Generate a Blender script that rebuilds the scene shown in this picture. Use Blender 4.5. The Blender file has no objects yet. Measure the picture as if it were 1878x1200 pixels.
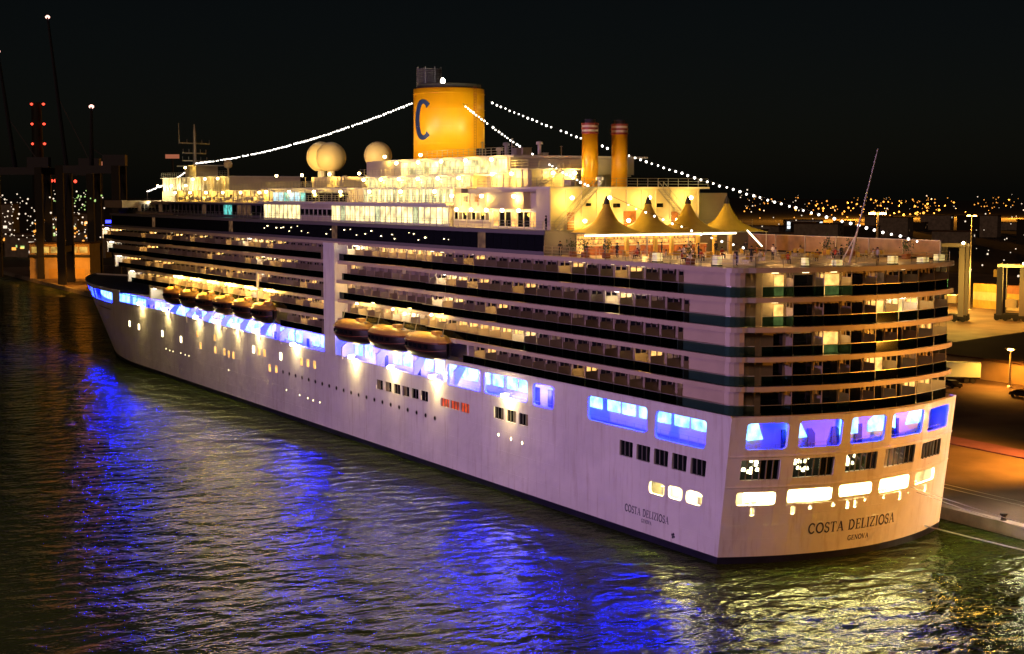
import bpy, bmesh, math, random
from mathutils import Vector, Matrix
R = math.radians
random.seed(7)
SC = bpy.context.scene
COL = SC.collection

# ------------------------------------------------------------------ camera
CAM = Vector((-115.7, 110.0, 37.9)); YAW = 0.542; PIT = 0.091
fw = Vector((math.cos(YAW)*math.cos(PIT), -math.sin(YAW)*math.cos(PIT), -math.sin(PIT)))
cam_d = bpy.data.cameras.new('camera'); cam = bpy.data.objects.new('camera', cam_d); COL.objects.link(cam)
cam.location = CAM; cam.rotation_euler = fw.to_track_quat('-Z', 'Y').to_euler()
cam_d.sensor_width = 36; cam_d.lens = 2679/1878*36; cam_d.clip_start = 1; cam_d.clip_end = 20000
SC.camera = cam
# ------------------------------------------------------------------ world, sun, exposure
W = bpy.data.worlds.new('World'); SC.world = W; W.use_nodes = True
nt = W.node_tree; bg = nt.nodes['Background']
sky = nt.nodes.new('ShaderNodeTexSky'); sky.sky_type = 'NISHITA'; sky.sun_disc = False
SUN_EL, SUN_AZ = R(20), math.atan2(0.68, -0.73)
sky.sun_elevation = SUN_EL; sky.sun_rotation = math.pi/2 - SUN_AZ
nt.links.new(sky.outputs[0], bg.inputs[0]); bg.inputs[1].default_value = 0.0006
sun_d = bpy.data.lights.new('hull_fill_sun', 'SUN'); sun = bpy.data.objects.new('hull_fill_sun', sun_d); COL.objects.link(sun)  # dim warm fill added for the harbour glow on the hull
sun_d.energy = 0.31; sun_d.angle = R(14); sun_d.color = (1.0, 0.55, 0.34)
sv = Vector((math.cos(SUN_EL)*math.cos(SUN_AZ), math.cos(SUN_EL)*math.sin(SUN_AZ), math.sin(SUN_EL)))
sun.rotation_euler = sv.to_track_quat('Z', 'Y').to_euler()
fl_d = bpy.data.lights.new('neighbour_ship_fill', 'SPOT'); fl_o = bpy.data.objects.new('neighbour_ship_fill', fl_d); COL.objects.link(fl_o)  # violet fill added without a fixture, standing in for the neighbouring ship's lights
fl_d.energy = 330000; fl_d.color = (0.82, 0.46, 1.0); fl_d.shadow_soft_size = 3.0; fl_d.spot_size = R(88); fl_d.spot_blend = 0.9
fl_o.location = (22, 160, 34); fl_o.rotation_euler = (fl_o.location-Vector((45, 16, 8))).to_track_quat('Z', 'Y').to_euler()
SC.view_settings.view_transform = 'Standard'; SC.view_settings.look = 'None'
SC.view_settings.exposure = 0.0; SC.view_settings.gamma = 1.0; SC.view_settings.use_curve_mapping = False
SC.render.engine = 'CYCLES'
cy = SC.cycles
cy.use_denoising = True; cy.max_bounces = 5; cy.diffuse_bounces = 2; cy.glossy_bounces = 3
cy.transparent_max_bounces = 24; cy.transmission_bounces = 3; cy.sample_clamp_indirect = 16.0; cy.sample_clamp_direct = 0
cy.caustics_reflective = False; cy.caustics_refractive = False

# ------------------------------------------------------------------ materials
def mat(name, col, rough=0.5, metal=0.0, var=0.0, scale=1.0, bump=0.0, bscale=8.0, stretch=None, spec=0.5):
    m = bpy.data.materials.new(name); m.use_nodes = True
    n = m.node_tree; b = n.nodes['Principled BSDF']
    b.inputs['Base Color'].default_value = (*col, 1); b.inputs['Roughness'].default_value = rough
    b.inputs['Metallic'].default_value = metal
    b.inputs['Specular IOR Level'].default_value = spec
    if var or bump:
        g = n.nodes.new('ShaderNodeNewGeometry')
        mp = n.nodes.new('ShaderNodeMapping'); n.links.new(g.outputs['Position'], mp.inputs[0])
        if stretch: mp.inputs['Scale'].default_value = stretch
    if var:
        t = n.nodes.new('ShaderNodeTexNoise'); t.inputs['Scale'].default_value = scale; t.inputs['Detail'].default_value = 6
        n.links.new(mp.outputs[0], t.inputs['Vector'])
        r = n.nodes.new('ShaderNodeValToRGB')
        r.color_ramp.elements[0].position = 0.3; r.color_ramp.elements[1].position = 0.7
        r.color_ramp.elements[0].color = (*[c*(1-var) for c in col], 1)
        r.color_ramp.elements[1].color = (*[min(1, c*(1+var)) for c in col], 1)
        n.links.new(t.outputs[0], r.inputs[0]); n.links.new(r.outputs[0], b.inputs['Base Color'])
    if bump:
        t2 = n.nodes.new('ShaderNodeTexNoise'); t2.inputs['Scale'].default_value = bscale; t2.inputs['Detail'].default_value = 3
        n.links.new(mp.outputs[0], t2.inputs['Vector'])
        bp = n.nodes.new('ShaderNodeBump'); bp.inputs['Strength'].default_value = bump; bp.inputs['Distance'].default_value = 0.1
        n.links.new(t2.outputs[0], bp.inputs['Height']); n.links.new(bp.outputs[0], b.inputs['Normal'])
    return m

def emit(name, col, strength, base=(0.6, 0.6, 0.6), var=0.0, scale=0.6):
    m = mat(name, base, 0.4)
    n = m.node_tree; b = n.nodes['Principled BSDF']
    b.inputs['Emission Color'].default_value = (*col, 1); b.inputs['Emission Strength'].default_value = strength
    if var:   # uneven interiors seen through lit glass
        g = n.nodes.new('ShaderNodeNewGeometry')
        t = n.nodes.new('ShaderNodeTexNoise'); t.inputs['Scale'].default_value = scale; t.inputs['Detail'].default_value = 5
        n.links.new(g.outputs['Position'], t.inputs['Vector'])
        mr = n.nodes.new('ShaderNodeMapRange'); mr.inputs['From Min'].default_value = 0.35; mr.inputs['From Max'].default_value = 0.65
        mr.inputs['To Min'].default_value = strength*(1-var); mr.inputs['To Max'].default_value = strength
        n.links.new(t.outputs[0], mr.inputs['Value']); n.links.new(mr.outputs[0], b.inputs['Emission Strength'])
    return m

def glassy(name, tint, gloss=0.12, rough=0.05):
    m = bpy.data.materials.new(name); m.use_nodes = True; n = m.node_tree
    for x in list(n.nodes):
        if x.type != 'OUTPUT_MATERIAL': n.nodes.remove(x)
    out = [x for x in n.nodes if x.type == 'OUTPUT_MATERIAL'][0]
    tr = n.nodes.new('ShaderNodeBsdfTransparent'); tr.inputs[0].default_value = (*tint, 1)
    gl = n.nodes.new('ShaderNodeBsdfGlossy'); gl.inputs['Roughness'].default_value = rough; gl.inputs[0].default_value = (0.8, 0.9, 0.9, 1)
    fr = n.nodes.new('ShaderNodeFresnel'); fr.inputs[0].default_value = 1.45
    mx = n.nodes.new('ShaderNodeMixShader')
    n.links.new(fr.outputs[0], mx.inputs[0]); n.links.new(tr.outputs[0], mx.inputs[1]); n.links.new(gl.outputs[0], mx.inputs[2])
    n.links.new(mx.outputs[0], out.inputs[0]); return m

def hull_material():
    m = mat('hull_white_paint', (0.74, 0.72, 0.70), 0.42, var=0.09, scale=0.22)
    n = m.node_tree; b = n.nodes['Principled BSDF']
    g = n.nodes.new('ShaderNodeNewGeometry'); sp = n.nodes.new('ShaderNodeSeparateXYZ'); n.links.new(g.outputs['Position'], sp.inputs[0])
    # plate seams: faint horizontal and vertical weld lines, plus the slight hungry-horse waviness of plating
    h = None
    for ax, per in (('Z', 2.6), ('X', 9.0)):
        d = n.nodes.new('ShaderNodeMath'); d.operation = 'PINGPONG'; d.inputs[1].default_value = per/2
        n.links.new(sp.outputs[ax], d.inputs[0])
        l = n.nodes.new('ShaderNodeMath'); l.operation = 'LESS_THAN'; l.inputs[1].default_value = 0.045
        n.links.new(d.outputs[0], l.inputs[0])
        if h is None: h = l
        else:
            a = n.nodes.new('ShaderNodeMath'); a.operation = 'MAXIMUM'; n.links.new(h.outputs[0], a.inputs[0]); n.links.new(l.outputs[0], a.inputs[1]); h = a
    t = n.nodes.new('ShaderNodeTexNoise'); t.inputs['Scale'].default_value = 0.55; t.inputs['Detail'].default_value = 2
    n.links.new(g.outputs['Position'], t.inputs['Vector'])
    mu = n.nodes.new('ShaderNodeMath'); mu.operation = 'MULTIPLY_ADD'; mu.inputs[1].default_value = 0.12
    n.links.new(h.outputs[0], mu.inputs[0]); n.links.new(t.outputs[0], mu.inputs[2])
    bp = n.nodes.new('ShaderNodeBump'); bp.inputs['Strength'].default_value = 0.6; bp.inputs['Distance'].default_value = 0.14
    n.links.new(mu.outputs[0], bp.inputs['Height']); n.links.new(bp.outputs[0], b.inputs['Normal'])
    # rust and run-off streaks: stretched noise, slightly darker and warmer
    mp = n.nodes.new('ShaderNodeMapping'); mp.inputs['Scale'].default_value = (1.3, 1.3, 0.12)
    n.links.new(g.outputs['Position'], mp.inputs[0])
    t3 = n.nodes.new('ShaderNodeTexNoise'); t3.inputs['Scale'].default_value = 1.0; t3.inputs['Detail'].default_value = 8; t3.inputs['Roughness'].default_value = 0.65
    n.links.new(mp.outputs[0], t3.inputs['Vector'])
    r = n.nodes.new('ShaderNodeValToRGB'); r.color_ramp.elements[0].position = 0.52; r.color_ramp.elements[1].position = 0.78
    r.color_ramp.elements[0].color = (0, 0, 0, 1); r.color_ramp.elements[1].color = (0.75, 0.75, 0.75, 1)
    n.links.new(t3.outputs[0], r.inputs[0])
    mix = n.nodes.new('ShaderNodeMix'); mix.data_type = 'RGBA'
    src = b.inputs['Base Color'].links[0].from_socket
    n.links.new(r.outputs[0], mix.inputs[0]); n.links.new(src, mix.inputs[6]); mix.inputs[7].default_value = (0.46, 0.38, 0.32, 1)
    n.links.new(mix.outputs[2], b.inputs['Base Color'])
    return m

def water_material():
    m = mat('harbour_water', (0.016, 0.022, 0.012), 0.06, spec=0.5)
    n = m.node_tree; b = n.nodes['Principled BSDF']; b.inputs['IOR'].default_value = 1.33
    g = n.nodes.new('ShaderNodeNewGeometry')
    def noise(scale, stretch, det=3.0, rot=0.0, rough=0.5):
        mp = n.nodes.new('ShaderNodeMapping'); mp.inputs['Scale'].default_value = stretch; mp.inputs['Rotation'].default_value = (0, 0, rot)
        n.links.new(g.outputs['Position'], mp.inputs[0])
        t = n.nodes.new('ShaderNodeTexNoise'); t.inputs['Scale'].default_value = scale; t.inputs['Detail'].default_value = det
        t.inputs['Roughness'].default_value = rough; t.inputs['Distortion'].default_value = 0.4
        n.links.new(mp.outputs[0], t.inputs['Vector']); return t
    a = noise(0.085, (1, 1, 1), 2, 0.3)
    c = noise(0.30, (1.4, 0.8, 1), 3, 0.55, 0.45)
    d = noise(1.5, (1.3, 0.9, 1), 3, -0.2)
    def madd(x, k, y=None):
        q = n.nodes.new('ShaderNodeMath'); q.operation = 'MULTIPLY_ADD'; q.inputs[1].default_value = k
        n.links.new(x.outputs[0], q.inputs[0])
        if y is not None: n.links.new(y.outputs[0], q.inputs[2])
        else: q.inputs[2].default_value = 0
        return q
    s = madd(a, 1.3); s = madd(c, 0.85, s); s = madd(d, 0.15, s)
    bp = n.nodes.new('ShaderNodeBump'); bp.inputs['Strength'].default_value = 1.0; bp.inputs['Distance'].default_value = 0.8
    n.links.new(s.outputs[0], bp.inputs['Height'])
    # murky olive body, with a reflection weakened by the oily harbour film
    out = [x for x in n.nodes if x.type == 'OUTPUT_MATERIAL'][0]; n.nodes.remove(b)
    df = n.nodes.new('ShaderNodeBsdfDiffuse'); df.inputs[0].default_value = (0.022, 0.034, 0.006, 1)
    gl = n.nodes.new('ShaderNodeBsdfGlossy'); gl.inputs[0].default_value = (0.92, 1.0, 0.80, 1); gl.inputs['Roughness'].default_value = 0.07
    fr = n.nodes.new('ShaderNodeFresnel'); fr.inputs[0].default_value = 1.33
    k = n.nodes.new('ShaderNodeMath'); k.operation = 'MULTIPLY'; k.inputs[1].default_value = 0.5
    n.links.new(bp.outputs[0], gl.inputs['Normal']); n.links.new(bp.outputs[0], fr.inputs['Normal']); n.links.new(fr.outputs[0], k.inputs[0])
    mx = n.nodes.new('ShaderNodeMixShader'); n.links.new(k.outputs[0], mx.inputs[0]); n.links.new(df.outputs[0], mx.inputs[1]); n.links.new(gl.outputs[0], mx.inputs[2])
    n.links.new(mx.outputs[0], out.inputs[0])
    return m

def glass_lit(name, col, s, var=0.6, scale=0.8): return emit(name, col, s, (0.06, 0.05, 0.045), var, scale)

M = {}
M['hull'] = hull_material()
M['boot'] = mat('boot_top_navy', (0.012, 0.012, 0.03), 0.35, var=0.4, scale=0.6)
M['white'] = mat('white_enamel', (0.68, 0.64, 0.54), 0.45, var=0.06, scale=0.5)
M['cream'] = mat('cream_superstructure', (0.62, 0.55, 0.39), 0.5, var=0.08, scale=0.4)
M['slab'] = mat('fascia_cream', (0.52, 0.42, 0.31), 0.45, var=0.08, scale=0.35)
M['divider2'] = mat('divider_frosted_dark', (0.23, 0.18, 0.13), 0.4, var=0.1, scale=1.0)
M['divider'] = mat('divider_frosted', (0.33, 0.27, 0.21), 0.4, var=0.1, scale=1.0)
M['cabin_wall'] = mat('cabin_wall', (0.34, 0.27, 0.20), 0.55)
M['teak'] = mat('teak_deck', (0.20, 0.11, 0.055), 0.7, var=0.25, scale=2.0)
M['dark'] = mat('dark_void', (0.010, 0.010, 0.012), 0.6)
M['dglass'] = mat('dark_glass', (0.008, 0.009, 0.012), 0.06, spec=0.6)
M['mullion'] = mat('mullion_grey', (0.16, 0.15, 0.15), 0.4)
M['rail_glass'] = glassy('rail_glass', (0.20, 0.36, 0.36))
M['clear'] = glassy('clear_glass', (0.82, 0.86, 0.88))
M['steel'] = mat('steel_rail', (0.45, 0.42, 0.38), 0.35, 0.6)
M['funnel'] = mat('funnel_yellow', (0.86, 0.40, 0.004), 0.4, var=0.05, scale=0.4)
M['navy'] = mat('navy_paint', (0.012, 0.03, 0.13), 0.4)
M['soot'] = mat('soot_black', (0.02, 0.018, 0.018), 0.7)
M['maroon'] = mat('maroon_band', (0.25, 0.035, 0.02), 0.5)
M['radome'] = mat('radome_white', (0.74, 0.60, 0.32), 0.5)
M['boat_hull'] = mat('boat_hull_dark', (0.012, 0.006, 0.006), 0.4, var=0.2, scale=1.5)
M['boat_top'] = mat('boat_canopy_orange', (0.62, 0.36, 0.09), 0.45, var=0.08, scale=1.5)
M['boat_rim'] = mat('boat_rim', (0.16, 0.05, 0.02), 0.5)
M['canvas'] = mat('tent_canvas', (0.44, 0.29, 0.03), 0.8, var=0.10, scale=1.2)
M['canvas'].node_tree.nodes['Principled BSDF'].inputs['Subsurface Weight'].default_value = 0.0
M['letter'] = mat('lettering_navy', (0.03, 0.03, 0.07), 0.5)
M['asphalt'] = mat('quay_asphalt', (0.12, 0.085, 0.07), 0.75, var=0.45, scale=0.12, bump=0.3, bscale=3.0)
M['concrete'] = mat('quay_concrete', (0.20, 0.18, 0.16), 0.8, var=0.3, scale=0.4, bump=0.4, bscale=2.0)
M['purple_kerb'] = mat('painted_kerb', (0.20, 0.08, 0.17), 0.7, var=0.2, scale=0.5)
M['land'] = mat('far_land', (0.02, 0.017, 0.013), 0.9, var=0.5, scale=0.01)
M['crane'] = mat('crane_paint', (0.02, 0.022, 0.05), 0.6)
M['crane_leg'] = mat('crane_leg_dark', (0.004, 0.004, 0.005), 0.7)
M['rope'] = mat('mooring_rope', (0.30, 0.26, 0.25), 0.8)
M['warehouse'] = mat('warehouse_wall', (0.40, 0.30, 0.16), 0.7, var=0.15, scale=0.3)
M['roof'] = mat('warehouse_roof', (0.075, 0.038, 0.024), 0.8, var=0.35, scale=0.08)
M['cont_a'] = mat('container_ochre', (0.42, 0.28, 0.07), 0.6, var=0.1, scale=0.5)
M['cont_b'] = mat('container_rust', (0.26, 0.10, 0.05), 0.6, var=0.15, scale=0.5)
M['cont_c'] = mat('container_cream', (0.45, 0.38, 0.26), 0.6, var=0.1, scale=0.5)
M['trailer'] = mat('trailer_white', (0.52, 0.72, 0.74), 0.45)
M['rubber'] = mat('tyre_rubber', (0.015, 0.015, 0.015), 0.85)
M['car'] = mat('car_black', (0.01, 0.01, 0.012), 0.2)
M['skin'] = mat('skin', (0.38, 0.22, 0.15), 0.6)
M['cloth_dark'] = mat('cloth_dark', (0.02, 0.02, 0.03), 0.9)
M['cloth_red'] = mat('cloth_red', (0.35, 0.05, 0.03), 0.9)
M['cloth_white'] = mat('cloth_white', (0.6, 0.56, 0.5), 0.9)
M['hair'] = mat('hair_dark', (0.015, 0.01, 0.008), 0.7)
M['wood'] = mat('bar_wood', (0.30, 0.11, 0.04), 0.5, var=0.3, scale=2.0)
M['gold'] = mat('yellow_column', (0.75, 0.50, 0.12), 0.5)
M['leaf'] = mat('leaf_green', (0.05, 0.085, 0.02), 0.7, var=0.3, scale=4)
M['screen'] = mat('tan_wind_screen', (0.30, 0.17, 0.08), 0.35, var=0.3, scale=0.8)
# lit things
M['blue_tube'] = emit('blue_strip_light', (0.0015, 0.005, 1.0), 2400)
M['blue_tube_soft'] = emit('blue_strip_light_soft', (0.0015, 0.004, 1.0), 300)
M['blue_tube_max'] = emit('blue_strip_light_bright', (0.0015, 0.005, 1.0), 2400)
M['cyan_win'] = glass_lit('cyan_lit_window', (0.22, 0.55, 1.0), 5.0, 0.7, 0.9)
M['white_win'] = glass_lit('white_lit_window', (1.0, 0.80, 0.36), 2.4, 0.65, 0.7)
M['pale_win'] = glass_lit('pale_green_lit_window', (0.92, 0.95, 0.48), 1.15, 0.75, 0.9)
M['teal_win'] = glass_lit('teal_lit_window', (0.16, 0.85, 0.75), 1.2, 0.8, 1.2)
M['sky_win'] = glass_lit('skyblue_lit_window', (0.45, 0.85, 1.0), 1.5, 0.6, 1.0)
M['warm_win'] = glass_lit('warm_cabin_window', (1.0, 0.52, 0.13), 2.0, 0.6, 1.2)
M['dim_win'] = glass_lit('dim_cabin_window', (1.0, 0.50, 0.22), 0.13, 0.8, 1.2)
M['red_win'] = glass_lit('red_curtained_window', (1.0, 0.10, 0.015), 0.9, 0.7, 1.6)
M['slot_lamp'] = emit('mooring_deck_lamp', (1.0, 0.82, 0.34), 300)
M['lamp_w'] = emit('white_lamp', (1.0, 0.93, 0.78), 40)
M['flood'] = emit('hull_flood_lamp', (1.0, 0.76, 0.30), 230)
M['lamp_y'] = emit('yellow_lamp', (1.0, 0.76, 0.32), 40)
M['lamp_soft'] = emit('deck_lamp', (1.0, 0.82, 0.42), 8)
M['bulb'] = emit('string_bulb', (1.0, 0.93, 0.82), 5.0)
M['beam'] = emit('led_beam', (1.0, 0.86, 0.52), 5)
M['sodium'] = emit('sodium_lamp', (1.0, 0.45, 0.08), 60)
M['red_l'] = emit('red_beacon', (1.0, 0.06, 0.03), 3.0)
M['pink_l'] = emit('pale_beacon', (1.0, 0.5, 0.4), 3)
M['green_l'] = emit('green_nav_lamp', (0.02, 0.9, 0.55), 3)
M['city_o'] = emit('city_lights_orange', (1.0, 0.36, 0.05), 1.7)
M['city_w'] = emit('city_lights_white', (1.0, 0.82, 0.62), 1.25)
M['city_g'] = emit('city_lights_greenish', (0.62, 1.0, 0.30), .8)
M['shed_win'] = glass_lit('shed_lit_window', (1.0, .62, .12), .9, .8, .25)
M['facade'] = emit('lit_facade', (0.85, 0.95, 1.0), 1.4)
M['face_blue'] = emit('blue_deck_glow', (0.02, 0.03, 1.0), 8.0)

# ------------------------------------------------------------------ mesh helpers
class MB:
    def __init__(s): s.v = []; s.f = []; s.mi = []; s.cur = 0
    def add(s, vs, fs):
        o = len(s.v); s.v += [tuple(p) for p in vs]
        for f in fs: s.f.append([o+i for i in f]); s.mi.append(s.cur)
    def box(s, x0, x1, y0, y1, z0, z1, M_=None):
        vs = [(x0,y0,z0),(x1,y0,z0),(x1,y1,z0),(x0,y1,z0),(x0,y0,z1),(x1,y0,z1),(x1,y1,z1),(x0,y1,z1)]
        if M_: vs = [M_ @ Vector(p) for p in vs]
        s.add(vs, [(0,3,2,1),(4,5,6,7),(0,1,5,4),(1,2,6,5),(2,3,7,6),(3,0,4,7)])
    def quad(s, a, b, c, d): s.add([a,b,c,d], [(0,1,2,3)])
    def bar(s, a, b, r, n=6, r2=None):
        a = Vector(a); b = Vector(b); d = (b-a).normalized()
        u = d.orthogonal().normalized(); w = d.cross(u); r2 = r if r2 is None else r2
        vs = [a+(u*math.cos(2*math.pi*i/n)+w*math.sin(2*math.pi*i/n))*r for i in range(n)]
        vs += [b+(u*math.cos(2*math.pi*i/n)+w*math.sin(2*math.pi*i/n))*r2 for i in range(n)]
        s.add(vs, [(i,(i+1)%n,n+(i+1)%n,n+i) for i in range(n)]+[tuple(range(n-1,-1,-1)), tuple(range(n,2*n))])
    def tube(s, pts, r, n=5):
        for a, b in zip(pts[:-1], pts[1:]): s.bar(a, b, r, n)
    def lathe(s, prof, c=(0,0,0), n=24, sx=1, sy=1):
        vs = []; k = len(prof)
        for r, z in prof:
            for i in range(n):
                a = 2*math.pi*i/n; vs.append((c[0]+r*math.cos(a)*sx, c[1]+r*math.sin(a)*sy, c[2]+z))
        fs = [(j*n+i, j*n+(i+1)%n, (j+1)*n+(i+1)%n, (j+1)*n+i) for j in range(k-1) for i in range(n)]
        fs += [tuple(range(n-1,-1,-1)), tuple(range((k-1)*n, k*n))]
        s.add(vs, fs)
    def prism(s, pts, z0, z1):
        n = len(pts)
        s.add([(x,y,z0) for x,y in pts]+[(x,y,z1) for x,y in pts],
              [tuple(range(n-1,-1,-1)), tuple(range(n,2*n))]+[(i,(i+1)%n,n+(i+1)%n,n+i) for i in range(n)])
    def mesh(s, name, mats, smooth=False):
        me = bpy.data.meshes.new(name); me.from_pydata(s.v, [], s.f)
        for m in (mats if isinstance(mats, (list, tuple)) else [mats]): me.materials.append(m)
        for p, i in zip(me.polygons, s.mi): p.material_index = i
        if smooth: me.shade_smooth()
        me.update(); return me
    def obj(s, name, mats, parent=None, smooth=False, loc=None, **kw):
        return place(s.mesh(name, mats, smooth), name, parent, loc, **kw)

def place(me, name, parent=None, loc=None, rz=0.0, **kw):
    o = bpy.data.objects.new(name, me); COL.objects.link(o)
    if parent is not None: o.parent = parent
    if loc is not None: o.location = loc
    if rz: o.rotation_euler = (0, 0, rz)
    for k, v in kw.items(): o[k] = v
    return o
def thing(name, label, cat, loc=(0,0,0), rz=0.0, group=None):
    o = bpy.data.objects.new(name, None); COL.objects.link(o); o.location = loc; o.rotation_euler = (0,0,rz)
    o.empty_display_size = 0.5
    o['label'] = label; o['category'] = cat
    if group: o['group'] = group
    return o
def tag(o, label, cat, group=None):
    o['label'] = label; o['category'] = cat
    if group: o['group'] = group
    return o
def copy_tree(o, parent=None):
    c = o.copy(); COL.objects.link(c)
    if parent is not None: c.parent = parent
    for ch in list(o.children): copy_tree(ch, c)
    return c
def light(kind, loc, power, col, aim=None, size=0.25, spot=60, blend=0.6, name='lamp_light'):
    d = bpy.data.lights.new(name, kind); d.energy = power; d.color = col
    if kind in ('POINT', 'SPOT'): d.shadow_soft_size = size
    if kind == 'SPOT': d.spot_size = R(spot); d.spot_blend = blend
    o = bpy.data.objects.new(name, d); COL.objects.link(o); o.location = loc
    if aim is not None: o.rotation_euler = (Vector(loc)-Vector(aim)).to_track_quat('Z', 'Y').to_euler()
    return o
WARM = (1.0, 0.64, 0.11); YEL = (1.0, 0.60, 0.08); SOD = (1.0, 0.35, 0.03); WHT = (1.0, 0.80, 0.40)

# ================================================================== SETTING
mb = MB(); mb.quad((-1500,-2500,0),(12000,-2500,0),(12000,6000,0),(-1500,6000,0))
mb.obj('water', water_material(), kind='structure')
def edge_y(x): return -19.6 - 0.033*(x+10)
# quay: a thick slab with a cope stone, then the land behind it
mb = MB(); mb.prism([(-420,edge_y(-420)),(-420,-420),(640,-420),(640,edge_y(640))], -3, 1.25)
mb.obj('quay', M['asphalt'], kind='structure')
mb = MB(); mb.prism([(-420,edge_y(-420)+0.05),(-420,edge_y(-420)-1.3),(640,edge_y(640)-1.3),(640,edge_y(640)+0.05)], -3, 1.42)
mb.obj('quay_edge', M['concrete'], kind='structure')
mb = MB(); mb.prism([(-420,-420.0),(-420,-3500),(12000,-9000),(12000,-43),(640.01,-43),(640.01,-420.0)], -3, 1.2)
mb.obj('land', M['land'], kind='structure')
mb = MB()
mb.prism([(-300,edge_y(-300)-33.5),(-300,edge_y(-300)-38.5),(330,edge_y(330)-38.5),(330,edge_y(330)-33.5)], 1.25, 1.40)
mb.obj('kerb', M['purple_kerb'], kind='structure')
mb = MB()
for k in range(2): mb.prism([(-300,edge_y(-300)-9-k*1.6),(-300,edge_y(-300)-9.25-k*1.6),(330,edge_y(330)-9.25-k*1.6),(330,edge_y(330)-9-k*1.6)], 1.254, 1.27)
mb.obj('crane_rail_track', M['steel'], kind='structure')

# ================================================================== THE SHIP
ship = thing('cruise_ship', 'large white cruise ship moored at the quay with yellow funnel and lit blue promenade', 'cruise ship')
B = 16.1; ZH = 15.5; DZ = 3.0
def xs(z): return -0.5 - 2.1*z/15.5
def arc(y): return -4.2*(1-(y/B)**2)
def TR(y, z): return Vector((xs(z)+arc(y), y, z))
def stem(z): return 265 + max(-2, min(18, z))/16*26
def hb(x, z):
    zz = max(-2, min(18, z)); xe = stem(zz); x0 = 198 + zz/16*25
    if x <= x0: return B
    t = min(1.0, (x-x0)/(xe-x0)); return max(0.02, B*(1-t**1.9))
def PS(u, z, s=1):
    x = u + xs(z)*max(0.0, 1-u/20.0)
    x = min(x, stem(z)-.01)
    return Vector((x, s*hb(x, z), z))
def sheer(x): return 0.0 if x < 60 else min(1.3, (x-60)*0.011)

def strip(mb, F, us, vs):
    nu, nv = len(us), len(vs)
    mb.add([F(u, v) for v in vs for u in us], [(j*nu+i, j*nu+i+1, (j+1)*nu+i+1, (j+1)*nu+i) for j in range(nv-1) for i in range(nu-1)])
def lin(a, b, n): return [a+(b-a)*i/n for i in range(n+1)]
def rrect(u0, u1, v0, v1, r, k=4):
    """corner lists of a rounded rectangle, anticlockwise from (u0,v0)"""
    out = []
    for (cx, cyy, a0) in ((u0+r, v0+r, math.pi), (u1-r, v0+r, 1.5*math.pi), (u1-r, v1-r, 0), (u0+r, v1-r, 0.5*math.pi)):
        out.append([(cx+r*math.cos(a0+i*math.pi/2/k), cyy+r*math.sin(a0+i*math.pi/2/k)) for i in range(k+1)])
    return out
def band(mb, F, IN, u0, u1, v0, v1, holes, du=3.0, depth=0.3, m=0.25):
    """one horizontal band of plating on surface F(u,v) with rounded openings and their reveals"""
    holes = sorted(holes); cur = u0
    def fill(a, b):
        if b-a > 1e-4: strip(mb, F, lin(a, b, max(1, int((b-a)/du))), lin(v0, v1, 2))
    for h in holes:
        a, b, c, d, r = h
        fill(cur, a-m)
        oc = [(a-m, v0), (b+m, v0), (b+m, v1), (a-m, v1)]
        cs = rrect(a, b, c, d, r)
        for i in range(4):
            L = cs[i]
            for p, q in zip(L[:-1], L[1:]): mb.add([F(*oc[i]), F(*q), F(*p)], [(0, 2, 1)])
            nx = cs[(i+1) % 4]
            mb.add([F(*oc[i]), F(*oc[(i+1) % 4]), F(*nx[0]), F(*L[-1])], [(0, 1, 2, 3)])
        loop = [p for L in cs for p in L]; n = len(loop)
        o = [F(*p) for p in loop]; ii = [F(*p)+IN(*p)*depth for p in loop]
        mb.add(o+ii, [(i, (i+1) % n, n+(i+1) % n, n+i) for i in range(n)])
        cur = b+m
    fill(cur, u1)
inP = lambda u, v: Vector((0, -1, 0)); inT = lambda u, v: Vector((1, 0, 0))

prom_holes = [(3.4, 11.2, 11.6, 14.6, .45), (12.6, 23.2, 11.9, 14.7, .45), (30.6, 35.2, 12.1, 14.8, .45), (36.6, 47.2, 12.2, 14.9, .45), (48.3, 57.2, 12.2, 15.0, .45)]
# the photograph's dark hull windows: five triple groups aft, three pairs amidships, red-lit ones, six square ones
trip = [(3.0+i*2.95, 5.3+i*2.95, 8.7, 10.45, .12) for i in range(5)]
mids = [(36.4, 38.6, 9.2, 10.7, .1), (39.3, 41.6, 9.2, 10.75, .1), (42.3, 44.7, 9.2, 10.75, .1)]
reds = [(51.2, 53.6, 8.9, 10.15, .1), (53.9, 56.4, 8.95, 10.1, .1), (56.7, 59.1, 8.95, 10.1, .1)]
sqs = [(62.9+i*2.85, 65.1+i*2.85, 9.0, 10.45, .1) for i in range(6)]
slots = [(3.2, 5.7, 5.55, 6.9, .4), (6.3, 8.6, 5.5, 6.85, .4), (9.2, 11.8, 5.4, 6.75, .4)]
legs_p = [(3.9, 4.5, 4.15, 5.55, .12), (7.2, 7.75, 4.2, 5.5, .12), (9.5, 10.1, 4.2, 5.4, .12)]
mb = MB()
UX = lin(0, 58, 20)+lin(58, 200, 24)[1:]+lin(200, 296, 40)[1:]
for s in (1, -1):
    strip(mb, lambda u, v: PS(u, v, s), UX, [0.75, 2, 3.2, 4.1])
strip(mb, TR_ := (lambda u, v: TR(u, v)), lin(-B, B, 24), [0.75, 2, 3.2, 4.1])
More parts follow.
